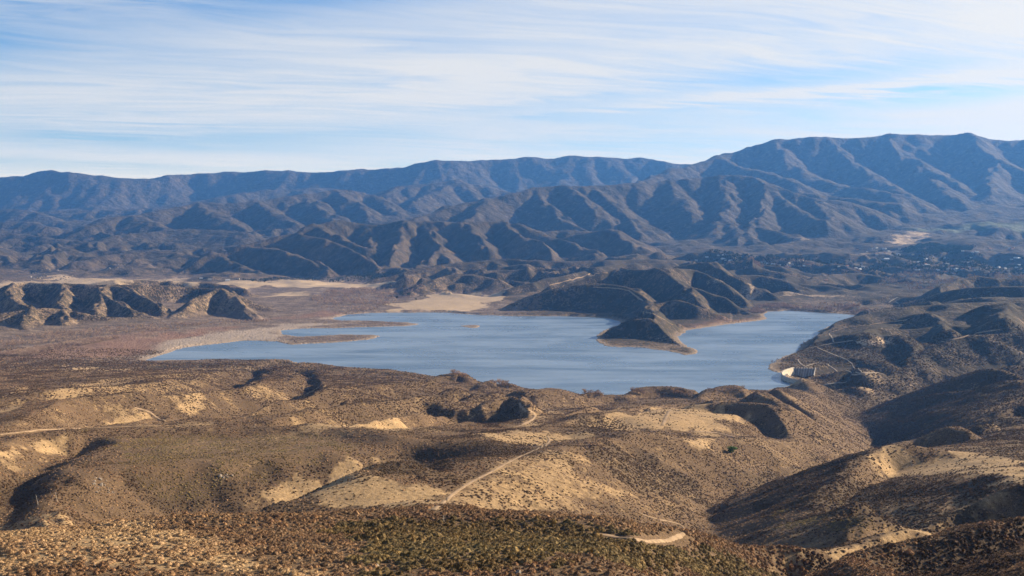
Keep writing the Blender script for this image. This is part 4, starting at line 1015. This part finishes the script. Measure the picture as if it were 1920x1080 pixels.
# ------------------------------------------------------------------ trees
def tree_mesh(rg,H,cr,n,w,bare,z0=0.18,tw=0.05):
    V=[];Fc=[]
    V2=[];F2=[]
    # trunk and limbs
    def limb(a,b,ra,rb):
        a=np.array(a,float);b=np.array(b,float);d=b-a; d/=np.linalg.norm(d)+1e-9
        u=np.cross(d,[0.3,0.9,0.1]);u/=np.linalg.norm(u);v=np.cross(d,u);k=len(V2)
        for p,r in ((a,ra),(b,rb)):
            for i in range(4):
                t=i*math.pi/2; V2.append(tuple(p+(u*math.cos(t)+v*math.sin(t))*r))
        for i in range(4): j=(i+1)%4; F2.extend([(k+i,k+j,k+4+j),(k+i,k+4+j,k+4+i)])
    limb((0,0,-0.05*H),(0.02*H,0,H*0.45),tw*H,tw*0.6*H)
    tips=[]
    for i in range(6):
        t=i*1.05+rg.uniform(-.3,.3); e=(cr*0.55*math.cos(t),cr*0.55*math.sin(t),H*rg.uniform(0.6,0.85)); limb((0.01*H,0,H*rg.uniform(0.22,0.42)),e,tw*0.5*H,tw*0.15*H); tips.append(e)
    cl=[(cr*0.55*rg.uniform(0.2,1)*math.cos(a),cr*0.55*rg.uniform(0.2,1)*math.sin(a),H*rg.uniform(z0+0.22,0.82)) for a in rg.uniform(0,6.28,9)]+tips
    for i in range(n):
        c=np.array(cl[rg.randint(len(cl))]); d=rg.normal(size=3); d/=np.linalg.norm(d)
        p=c+d*np.array([cr*0.42,cr*0.42,H*0.17])*rg.uniform(0.3,1.0)
        p[2]=max(p[2],H*z0*0.6)
        if bare:
            q=(p-np.array([0,0,H*0.3])); q/=np.linalg.norm(q)+1e-9; L=H*rg.uniform(0.07,0.16); s=np.cross(q,rg.normal(size=3)); s/=np.linalg.norm(s)
            k=len(V); V.extend([tuple(p),tuple(p+q*L*0.5+s*w),tuple(p+q*L),tuple(p+q*L*0.5-s*w)]); Fc.extend([(k,k+1,k+2),(k,k+2,k+3)])
        else:
            s=rg.normal(size=3); s/=np.linalg.norm(s); t=np.cross(s,rg.normal(size=3)); t/=np.linalg.norm(t); k=len(V)
            V.extend([tuple(p+s*w),tuple(p+t*w),tuple(p-s*w),tuple(p-t*w)]); Fc.extend([(k,k+1,k+2),(k,k+2,k+3)])
    return (V,Fc),(V2,F2)
def joined_proto(name,cm,tm,mat,coll):
    V=list(cm[0])+list(tm[0]); o=len(cm[0]); Fc=list(cm[1])+[tuple(i+o for i in f) for f in tm[1]]
    me=mesh_np(name,V,Fc,False); me.materials.append(mat); me.materials.append(M_BARK)
    mi=np.zeros(len(Fc),np.int32); mi[len(cm[1]):]=1; me.polygons.foreach_set('material_index',mi)
    ob=bpy.data.objects.new(name,me); coll.objects.link(ob)
def tree_kinds(name,mat,specs,seed):
    cl=collect(name); rg=np.random.RandomState(seed)
    for sp in specs: joined_proto('tree',*tree_mesh(rg,*sp),mat,cl)
    return cl
KT_BARE=tree_kinds('bare tree kinds',M_BARE,[(1.0,0.42,150,0.022,True,0.1),(1.0,0.5,170,0.022,True,0.1),(1.0,0.36,130,0.022,True,0.12)],21)
KT_DARK=tree_kinds('evergreen tree kinds',M_OAK,[(1.0,0.45,150,0.07,False,0.1),(1.0,0.36,130,0.065,False,0.08),(1.0,0.55,170,0.07,False,0.12)],22)
def pine_proto(coll,seed):
    rg=np.random.RandomState(seed); V=[];Fc=[]
    for i in range(70):
        z=rg.uniform(0.15,1.0); r=0.20*(1.02-z)*rg.uniform(0.4,1.1); t=rg.uniform(0,6.28); c=np.array([0,0,z]); e=c+np.array([r*math.cos(t),r*math.sin(t),-0.05]); s=np.array([-math.sin(t),math.cos(t),0])*0.05*(1.15-z)
        k=len(V); V+= [tuple(c),tuple(e+s),tuple(e-s)]; Fc.append((k,k+1,k+2))
    k=len(V); V+=[(-0.015,0,-0.05),(0.015,0,-0.05),(0,0,0.9)]; Fc.append((k,k+1,k+2))
    k=len(V); V+=[(0,-0.015,-0.05),(0,0.015,-0.05),(0,0,0.9)]; Fc.append((k,k+1,k+2))
    proto('pine',V,Fc,M_OAK,coll)
KT_PINE=collect('pine kinds'); pine_proto(KT_PINE,1); pine_proto(KT_PINE,2); pine_proto(KT_PINE,3)
def in_poly_pts(P,n,seed,dens=True):
    W=polyw(P); rg=np.random.RandomState(seed)
    x0,x1=W[:,0].min(),W[:,0].max(); y0,y1=W[:,1].min(),W[:,1].max()
    x=rg.uniform(x0,x1,n*6); y=rg.uniform(y0,y1,n*6)
    m=poly_sd(x,y,W)>0
    m&=rg.uniform(0,1,len(x))<np.clip(0.55+2.2*fbm(x/90,y/90,3,seed+5),0.03,1)
    x=x[m][:n]; y=y[m][:n]
    z=ground_z(x,y); k=z>0.3
    return np.stack([x[k],y[k],z[k]-0.15],-1)
def thicket(name,polys,n,size,coll,label,seed,cat='thicket'):
    P=np.concatenate([in_poly_pts(p,n,seed+i) for i,p in enumerate(polys)])
    rg=np.random.RandomState(seed+3); scatter(name,P,size*rg.uniform(0.6,1.3,len(P)),coll,label,cat,seed)
thicket('willow_thicket',[[(585,562),(620,546),(680,540),(740,541),(800,543),(780,556),(745,566),(715,578),(690,587),(640,588),(600,580)]],1500,9.5,KT_BARE,'grey-brown bare willow thicket between the sandy fields above the lake',31)
thicket('shore_thicket',[[(1395,588),(1420,574),(1470,571),(1500,580),(1435,588)],[(1500,582),(1520,572),(1560,570),(1610,574),(1640,585),(1600,588),(1540,585)]],650,10,KT_BARE,'pinkish bare willow thicket along the far shore of the right arm of the lake',41)
thicket('riverbed_thicket',[[(-40,640),(60,628),(150,618),(300,606),(480,598),(520,602),(400,614),(250,624),(120,640),(0,652)],[(-40,668),(60,655),(140,640),(200,632),(240,630),(160,648),(60,668)]],1500,6.5,KT_BARE,'bare grey riverside trees in bands across the dry flats at left',51)
thicket('town_bare_trees',[[(1640,520),(1700,512),(1780,522),(1860,512),(1925,512),(1925,530),(1860,526),(1780,540),(1720,544),(1660,534)],[(1360,498),(1430,488),(1560,496),(1640,508),(1620,514),(1500,506),(1400,504)]],1400,12,KT_BARE,'pale leafless trees among the far houses at right',61,'trees')
thicket('town_evergreens',[[(1290,492),(1320,476),(1440,480),(1560,490),(1660,502),(1640,512),(1500,502),(1380,498)],[(1640,486),(1700,478),(1800,482),(1925,486),(1925,520),(1850,512),(1760,514),(1700,508),(1650,500)],[(1690,470),(1740,458),(1830,462),(1800,475),(1720,478)]],1900,14,KT_DARK,'dark evergreen trees spread between the far houses at right',71,'trees')
thicket('foothill_trees',[[(640,520),(700,508),(760,508),(700,524),(600,528)],[(450,526),(560,520),(640,522),(600,528),(480,530)]],220,9,KT_DARK,'dark oaks at the foot of the central ridge behind the sandy field',81,'trees')
thicket('shore_scrub',[[(470,640),(530,633),(600,630),(700,629),(690,636),(600,641),(550,645)],[(520,602),(620,601),(760,605),(740,609),(600,610)]],420,2.6,KT_BARE,'low brown brush covering the two spits in the lake',91,'brush')
def crest_pts(px0,px1,D0,D1,n,seed):
    rg=np.random.RandomState(seed); out=[]
    r0,r1=np.searchsorted(Drow,[D0,D1])
    for i in range(n):
        px=rg.uniform(px0,px1); c=int(round(np.interp((px-960)/F/1.0,tcol,np.arange(len(tcol)))))
        j=r0+int(np.argmin(_PY[r0:r1,c]))+rg.randint(-3,3); j=min(max(j,1),len(Drow)-1); y=Drow[j]; x=tcol[c]*y
        out.append((x,y,float(ground_z(x,y))-0.5))
    return np.array(out)
Pc=np.concatenate([crest_pts(790,900,15500,18500,110,1),crest_pts(1640,1780,13000,15500,90,2),crest_pts(350,470,15500,19000,60,3),crest_pts(900,1280,15500,19000,150,4),crest_pts(0,780,15500,19000,160,5),crest_pts(1350,1920,12800,15500,170,6)])
scatter('ridge_pines',Pc,np.random.RandomState(9).uniform(12,26,len(Pc)),KT_PINE,'tiny dark pines standing along the crest of the farthest mountains','pines',9,hs=np.full(len(Pc),1.1))
def tree_thing(name,px,py,H,coll,label,cat,seed,group=None,spec=None,mat=None,at=None):
    rg=np.random.RandomState(seed); h=at or hit(px,py)
    r=bpy.data.objects.new(name,None); COL.objects.link(r); r.location=(h[0],h[1],h[2]-0.1); r.empty_display_size=1
    r['label']=label; r['category']=cat
    if group: r['group']=group
    cm,tm=tree_mesh(rg,*spec)
    s=H
    a=new_obj('crown',mesh_np('crown',np.array(cm[0])*s,cm[1],False),mat,parent=r); b=new_obj('trunk',mesh_np('trunk',np.array(tm[0])*s,tm[1],False),M_BARK,parent=r)
    return r
OAK=(1.0,0.62,420,0.05,False,0.08)
BARE=(1.0,0.42,420,0.010,True,0.08)
for i,(px,py,H,lab) in enumerate([(733,559,11,'small dark round tree at the left end of the oaks in the sandy field'),(752,556,24,'largest dark oak in the sandy field beyond the lake, left of the pair'),
   (766,557,22,'dark broad oak in the sandy field beyond the lake, right of the pair'),(744,560,13,'low dark oak beside the largest oak in the sandy field'),
   (780,563,9,'small round dark tree standing alone right of the oaks in the sandy field'),(797,557,7,'tiny dark tree near the back edge of the sandy field')]):
    tree_thing('oak_tree',px,py,H,None,lab,'tree',100+i,spec=OAK,mat=M_OAK)
tree_thing('green_tree',1373,850,7.5,None,'bright green leafy tree in the ravine below the golden hilltop','tree',120,spec=(1.0,0.75,420,0.07,False,0.05),mat=M_GRN)
tree_thing('bare_shrub',6,962,4.2,None,'pale bare branching shrub on the near slope at the left edge','shrub',121,spec=(1.0,0.5,520,0.006,True,0.03,0.02),mat=M_PALE)
rg=np.random.RandomState(77); kk=0
for (x0,y0,x1,y1,n,H,mat,where) in ((846,704,880,709,9,13,M_GOLDT,'on the near shore point left of centre'),(922,718,952,726,9,12,M_GOLDT,'on the near shore point at the centre'),
    (1092,739,1132,743,9,11,M_GOLDT,'on the near shore right of centre'),(1182,735,1212,740,9,10,M_BARE,'on the shore knoll in front of the right arm'),(1262,737,1292,742,7,9,M_GOLDT,'at the right end of the shore knoll'),
    (1322,734,1400,728,11,8,M_BARE,'along the crest of the low shore hill right of the lake'),(1434,722,1470,718,9,9,M_GOLDT,'on the low point beside the dam'),
    (1446,676,1500,672,12,7,M_BARE,'round the headland left of the dam'),(1500,648,1600,603,22,7,M_BARE,'along the right shore of the lake')):
    for i in range(n):
        f=(i+rg.uniform(0,0.8))/n; px=x0+(x1-x0)*f; py=y0+(y1-y0)*f+rg.uniform(0.5,2.5)
        h=hit(px,py)
        if not h or h[2]<0.4: 
            h=hit(px,py+4)
            if not h or h[2]<0.3: continue
        tree_thing('bare_tree',px,py,H*rg.uniform(0.6,1.15),None,'leafless '+('golden' if mat is M_GOLDT else 'grey-brown')+' cottonwood '+where,'tree',200+kk,group='bare trees '+where,spec=BARE,mat=mat,at=h); kk+=1
# ------------------------------------------------------------------ dam
M_CONC=mat_simple('weathered_concrete',(0.34,0.30,0.23),(0.50,0.44,0.34),0.18,0.85,0.2)
M_CONC2=mat_simple('dark_grey_concrete',(0.15,0.14,0.13),(0.25,0.23,0.21),0.12,0.9,0.15)  # darker and greyer than the arch concrete
M_PIER=mat_simple('pale_concrete',(0.26,0.24,0.22),(0.38,0.36,0.33),0.3,0.85,0.2)
def loft(rows,close=False):
    V=[p for r in rows for p in r]; n=len(rows[0]); Fc=[]
    for i in range(len(rows)-1):
        for k in range(n if close else n-1):
            a=i*n+k; b=i*n+(k+1)%n; Fc.append((a,b,b+n,a+n))
    return V,Fc
def build_dam():
    r=bpy.data.objects.new('arch_dam',None); COL.objects.link(r); c0=wpx(1480,2215); r.location=(c0[0],c0[1],-34)
    r['label']='curved pale concrete arch dam at the right end of the lake'; r['category']='dam'
    P=np.array([wpx(p,d) for p,d in DAM])
    A=[]
    for i in range(len(P)-1):
        for f in np.linspace(0,1,5,endpoint=False): A.append(P[i]*(1-f)+P[i+1]*f)
    A.append(P[-1]); A=np.array(A)
    for _ in range(4): A[1:-1]=(A[:-2]+2*A[1:-1]+A[2:])/4
    T_=np.gradient(A,axis=0); T_/=np.linalg.norm(T_,axis=1)[:,None]; Nn=np.stack([-T_[:,1],T_[:,0]],-1)
    if Nn[len(A)//2][0]<0: Nn=-Nn         # towards the canyon
    rows=[]
    for i,(a,nn) in enumerate(zip(A,Nn)):
        prof=[(-1.2,-20),(-1.2,7.6),(1.2,7.6),(1.2,6.4),(2.4,-2),(5.5,-16),(9,-32)]
        rows.append([(a[0]+nn[0]*d-c0[0],a[1]+nn[1]*d-c0[1],z+34) for d,z in prof])
    V,Fc=loft(rows); Fc.append(tuple(range(0,4)))
    Fc=[f for f in Fc if len(f)==4]
    new_obj('arch_wall',mesh_np('arch_wall',V,Fc,True),M_CONC,parent=r)
    for s,nm in ((-1.0,'parapet'),(1.0,'parapet')):
        rows=[[(a[0]+nn[0]*(s+d)-c0[0],a[1]+nn[1]*(s+d)-c0[1],z+34) for d,z in ((-0.18,7.61),(-0.18,8.7),(0.18,8.7),(0.18,7.61))] for a,nn in zip(A,Nn)]
        V,Fc=loft(rows,True); new_obj('parapet',mesh_np('parapet',V,Fc,False),M_PIER,parent=r)
    # abutment wall with piers on the far bank
    q=bpy.data.objects.new('spillway_wall',None); COL.objects.link(q); a0=np.array(wpx(1491,2322)); a1=np.array(wpx(1531,2300)); q.location=(a0[0],a0[1],-20)
    q['label']='grey ribbed concrete spillway wall beside the arch dam'; q['category']='wall'
    d=a1-a0; Lw=np.linalg.norm(d); d/=Lw; nn=np.array([d[1],-d[0]])
    if nn[1]>0: nn=-nn
    n=8; seg=Lw/n
    for i in range(n):
        s0=seg*i+0.25; s1=seg*(i+1)-0.25; top=5.6+0.3*i; bot=-17+1.6*i
        bx=[]
        for s in (s0,s1):
            p=d*s; bx.append([(p[0]+nn[0]*o,p[1]+nn[1]*o,z+20) for o,z in ((0,top),(1.2,top),(13,bot),(9,bot-3),(-2,top-3))])
        V=bx[0]+bx[1]; Fc=[(k,(k+1)%5,5+(k+1)%5,5+k) for k in range(5)]
        new_obj('wall_panel',mesh_np('wall_panel',V,Fc,False),M_CONC2,parent=q)
    for i in range(n+1):
        s=seg*i; top=6.6+0.3*i; bot=-17+1.6*i; w=0.45 if i else 1.2; bx=[]
        for ss in (s-w,s+w):
            p=d*ss; bx.append([(p[0]+nn[0]*o,p[1]+nn[1]*o,z+20) for o,z in ((-1,top),(2.2,top),(14.2,bot),(9,bot-4),(-2,top-3))])
        V=bx[0]+bx[1]; Fc=[(k,(k+1)%5,5+(k+1)%5,5+k) for k in range(5)]+[(0,1,2,3),(5,8,7,6),(0,3,4,4)]
        Fc=[f for f in Fc if len(set(f))==4]
        new_obj('pier',mesh_np('pier',V,Fc,False),M_PIER,parent=q)
build_dam()
# ------------------------------------------------------------------ rocks
M_ROCK=mat_simple('pale_granite',(0.16,0.13,0.10),(0.28,0.24,0.19),0.5,0.9,0.2)
def rock_mesh(seed):
    bm=bmesh.new(); bmesh.ops.create_icosphere(bm,subdivisions=2,radius=1.0); rg=np.random.RandomState(seed)
    pl=[(rg.normal(size=3),rg.uniform(0.55,0.9)) for _ in range(9)]
    for v in bm.verts:
        c=np.array(v.co)
        for nrm,dd in pl:
            nrm_=nrm/np.linalg.norm(nrm); e=c@nrm_
            if e>dd: c=c-nrm_*(e-dd)*0.9
        v.co=Vector(c*(1+rg.uniform(-.03,.03)))
    me=bpy.data.meshes.new('boulder'); bm.to_mesh(me); bm.free(); me.materials.append(M_ROCK); return me
RM=[rock_mesh(i) for i in range(5)]
def rocks(P,size,label,group,seed,cat='boulder'):
    rg=np.random.RandomState(seed)
    for i,p in enumerate(P):
        o=bpy.data.objects.new('boulder',RM[rg.randint(5)]); COL.objects.link(o); s=size*float(rg.gamma(4,0.25)+0.25)
        o.location=(p[0],p[1],p[2]+0.2*s); o.scale=(s,s*float(rg.uniform(.7,1.1)),s*float(rg.uniform(.55,.95))); o.rotation_euler=tuple(float(a) for a in rg.uniform(-.3,.3,2))+(float(rg.uniform(0,6.28)),)
        o['label']=label; o['category']=cat; o['group']=group
rocks(in_poly_pts([(40,528),(60,506),(90,501),(120,508),(150,520),(120,530),(80,532)],170,301),4.2,'pale boulder on the rocky knoll above the left valley field','boulders on the rocky knoll at left',1)
rocks(in_poly_pts([(195,505),(215,490),(240,490),(250,510),(220,515)],50,302),4.2,'pale boulder in the rocky patch right of the rocky knoll','boulders in the small rocky patch at left',2)
rocks(in_poly_pts([(168,905),(185,890),(210,898),(218,925),(185,930)],26,303),0.7,'pale rock in the outcrop beside the left ravine','rocks of the outcrop by the left ravine',3,'rock')
rocks(in_poly_pts([(408,893),(425,888),(438,892),(420,899)],10,304),0.6,'pale rock above the shady knoll','rocks above the shady knoll',4,'rock')
rocks(in_poly_pts([(1395,862),(1410,852),(1425,868),(1420,890),(1400,880)],18,305),0.7,'pale rock on the slope right of the green tree','rocks right of the green tree',5,'rock')
for i,(px,py,s,lab) in enumerate([(526,1022,0.55,'whitish rock among the pale shrubs left of the bottom centre'),(681,1036,0.6,'whitish rock by the edge of the green shrubs near the bottom'),(700,981,0.7,'grey rock at the upper left end of the olive shrubs'),
   (706,1062,0.7,'grey rock lowest at the left edge of the olive shrubs'),(728,978,0.8,'bare pinkish rock on the crest above the olive shrubs'),(1072,1062,0.7,'pale rock among olive shrubs at the bottom right of centre'),(972,1076,0.8,'pale rock at the bottom edge near the centre')]):
    h=hit(px,py)
    if h: 
        rocks([h],s*0.5,lab,None,50+i,'rock'); o=[o for o in COL.objects if o.name.startswith('boulder')][-1]
for o in COL.objects:
    if 'group' in o.keys() and o['group'] is None: del o['group']
# ------------------------------------------------------------------ posts
M_POST=mat_simple('bleached_wood',(0.50,0.46,0.38),(0.70,0.66,0.57),6.0,0.8,0.2)
def post(px,py0,py1,lean,label,r=0.055,D=None):
    h=hit(px,py0)
    H=(py0-py1)/F*h[1]*1.02
    V=[];n=7
    prof=[(0,r*1.15),(0.1*H,r*1.05),(0.55*H,r*0.95),(0.95*H,r*0.85),(H,r*0.7),(H+0.02,0.01)]
    for z,q in prof:
        for i in range(n): t=i*6.2832/n; V.append((q*math.cos(t)+lean*z+0.02*math.sin(z*3),q*math.sin(t),z-0.15 if z==0 else z))
    Fc=[(a*n+i,a*n+(i+1)%n,(a+1)*n+(i+1)%n,(a+1)*n+i) for a in range(len(prof)-1) for i in range(n)]
    new_obj('marker_post',mesh_np('marker_post',V,Fc),M_POST,label=label,cat='post',loc=h)
post(71.5,946,927,-0.20,'left leaning pale post of the two on the near crest at lower left',0.07)
post(107.5,941,922,-0.17,'right leaning pale post of the two on the near crest at lower left',0.07)
post(832,979,967,-0.02,'short white marker post on the crest above the olive shrubs')
post(334,797,789,0.0,'thin pale post at the edge of the golden patch left of centre',0.08)
post(478,802,794,0.0,'thin pale post on the dark bushy hill, left of two',0.08)
post(620,806,797,0.0,'thin pale post on the dark bushy hill, right of two',0.08)
post(1540,822,815,0.0,'thin pale post on the slope above the right canyon',0.09)
# ------------------------------------------------------------------ far houses
M_WALLW=mat_simple('white_render',(0.50,0.48,0.44),(0.64,0.61,0.56),0.2,0.8); M_WALLT=mat_simple('tan_render',(0.42,0.35,0.27),(0.52,0.44,0.34),0.2,0.8)
M_ROOFR=mat_simple('red_tile',(0.26,0.11,0.07),(0.36,0.17,0.11),0.3,0.85); M_ROOFG=mat_simple('grey_shingle',(0.18,0.18,0.18),(0.30,0.30,0.30),0.3,0.85); M_ROOFW=mat_simple('white_metal_roof',(0.48,0.49,0.50),(0.62,0.63,0.64),0.3,0.5,0.4)
M_GLASS=mat_simple('dark_window',(0.03,0.035,0.045),(0.05,0.055,0.07),1.0,0.2,0.5)
def boxm(x0,x1,y0,y1,z0,z1):
    V=[(x,y,z) for z in (z0,z1) for y in (y0,y1) for x in (x0,x1)]
    return V,[(0,2,3,1),(4,5,7,6),(0,1,5,4),(1,3,7,5),(3,2,6,7),(2,0,4,6)]
def make_house(L,W,H,wm,rm):
    Vw,Fw=boxm(-L/2,L/2,-W/2,W/2,-1.5,H)
    o=0.5; rh=W*0.28
    Vr=[(-L/2-o,-W/2-o,H),(L/2+o,-W/2-o,H),(L/2+o,W/2+o,H),(-L/2-o,W/2+o,H),(-L/2-o,0,H+rh),(L/2+o,0,H+rh)]
    Fr=[(0,1,5,4),(2,3,4,5),(0,3,2,1),(0,4,3,3),(1,2,5,5)]
    mr=bpy.data.meshes.new('roof'); mr.from_pydata(Vr,[],[tuple(dict.fromkeys(f)) for f in Fr]); mr.materials.append(rm)
    mw=mesh_np('wall',Vw,Fw,False); mw.materials.append(wm)
    mg=[]
    for x in (-L*0.3,0.02*L,L*0.32):
        V,Fc=boxm(x-0.8,x+0.8,-W/2-0.04,-W/2+0.02,1.0,2.3); m=mesh_np('window',V,Fc,False); m.materials.append(M_GLASS); mg.append(m)
    return mw,mr,mg
HK=[make_house(18,10,4,M_WALLW,M_ROOFG),make_house(16,10,4.5,M_WALLT,M_ROOFR),make_house(22,11,4,M_WALLW,M_ROOFW),make_house(14,9,5.5,M_WALLT,M_ROOFG)]
def house(px,py,k,label,group=None,name='house',rot=0.2,s=1.0,at=None):
    h=at or hit(px,py)
    if not h: return
    r=bpy.data.objects.new(name,None); COL.objects.link(r); r.location=(h[0],h[1],h[2]+0.4); r.rotation_euler=(0,0,rot); r.scale=(s,s,s)
    r['label']=label; r['category']='house' if name=='house' else 'barn'
    if group: r['group']=group
    mw,mr,mg=HK[k]
    for nm,m in [('wall',mw),('roof',mr)]+[('window',g) for g in mg]:
        c=bpy.data.objects.new(nm,m); COL.objects.link(c); c.parent=r
house(427,527,2,'white barn at the left end of the long sandy field',name='barn',s=1.1)
house(393,525,0,'low grey-roofed farm building left of the white barn',name='barn',s=1.0,rot=0.4)
house(447,524,3,'tan shed right of the white barn behind the field edge',name='barn',s=0.9,rot=-0.2)
house(378,523,2,'low pale-roofed shed, leftmost of the farm buildings',name='barn',s=0.9,rot=0.1)
house(1662,487,2,'bright white house on the low rise above the far town',s=1.5)
house(1549,527,1,'small house on the dark slope below the far town',s=0.9)
rgh=np.random.RandomState(5)
for (x0,x1,y0,y1,n,w) in ((1300,1400,478,492,14,'at the left end of the far town'),(1420,1540,488,500,20,'in the middle of the far town, below the tan field'),(1600,1720,465,480,16,'beside the fields above the far town'),(1720,1910,484,512,36,'among the trees at the right end of the far town'),(1780,1910,462,475,10,'on the slope above the right end of the far town'),(1560,1640,500,508,10,'in the lower right part of the far town')):
    for i in range(n):
        k=int(rgh.randint(4)); lab=('white grey-roofed house ','tan red-roofed house ','white metal-roofed house ','tan grey-roofed house ')[k]
        house(rgh.uniform(x0,x1),rgh.uniform(y0,y1),k,lab+w,group=lab.strip()+'s '+w,rot=float(rgh.uniform(-0.7,0.7)),s=float(rgh.uniform(0.8,1.25)))
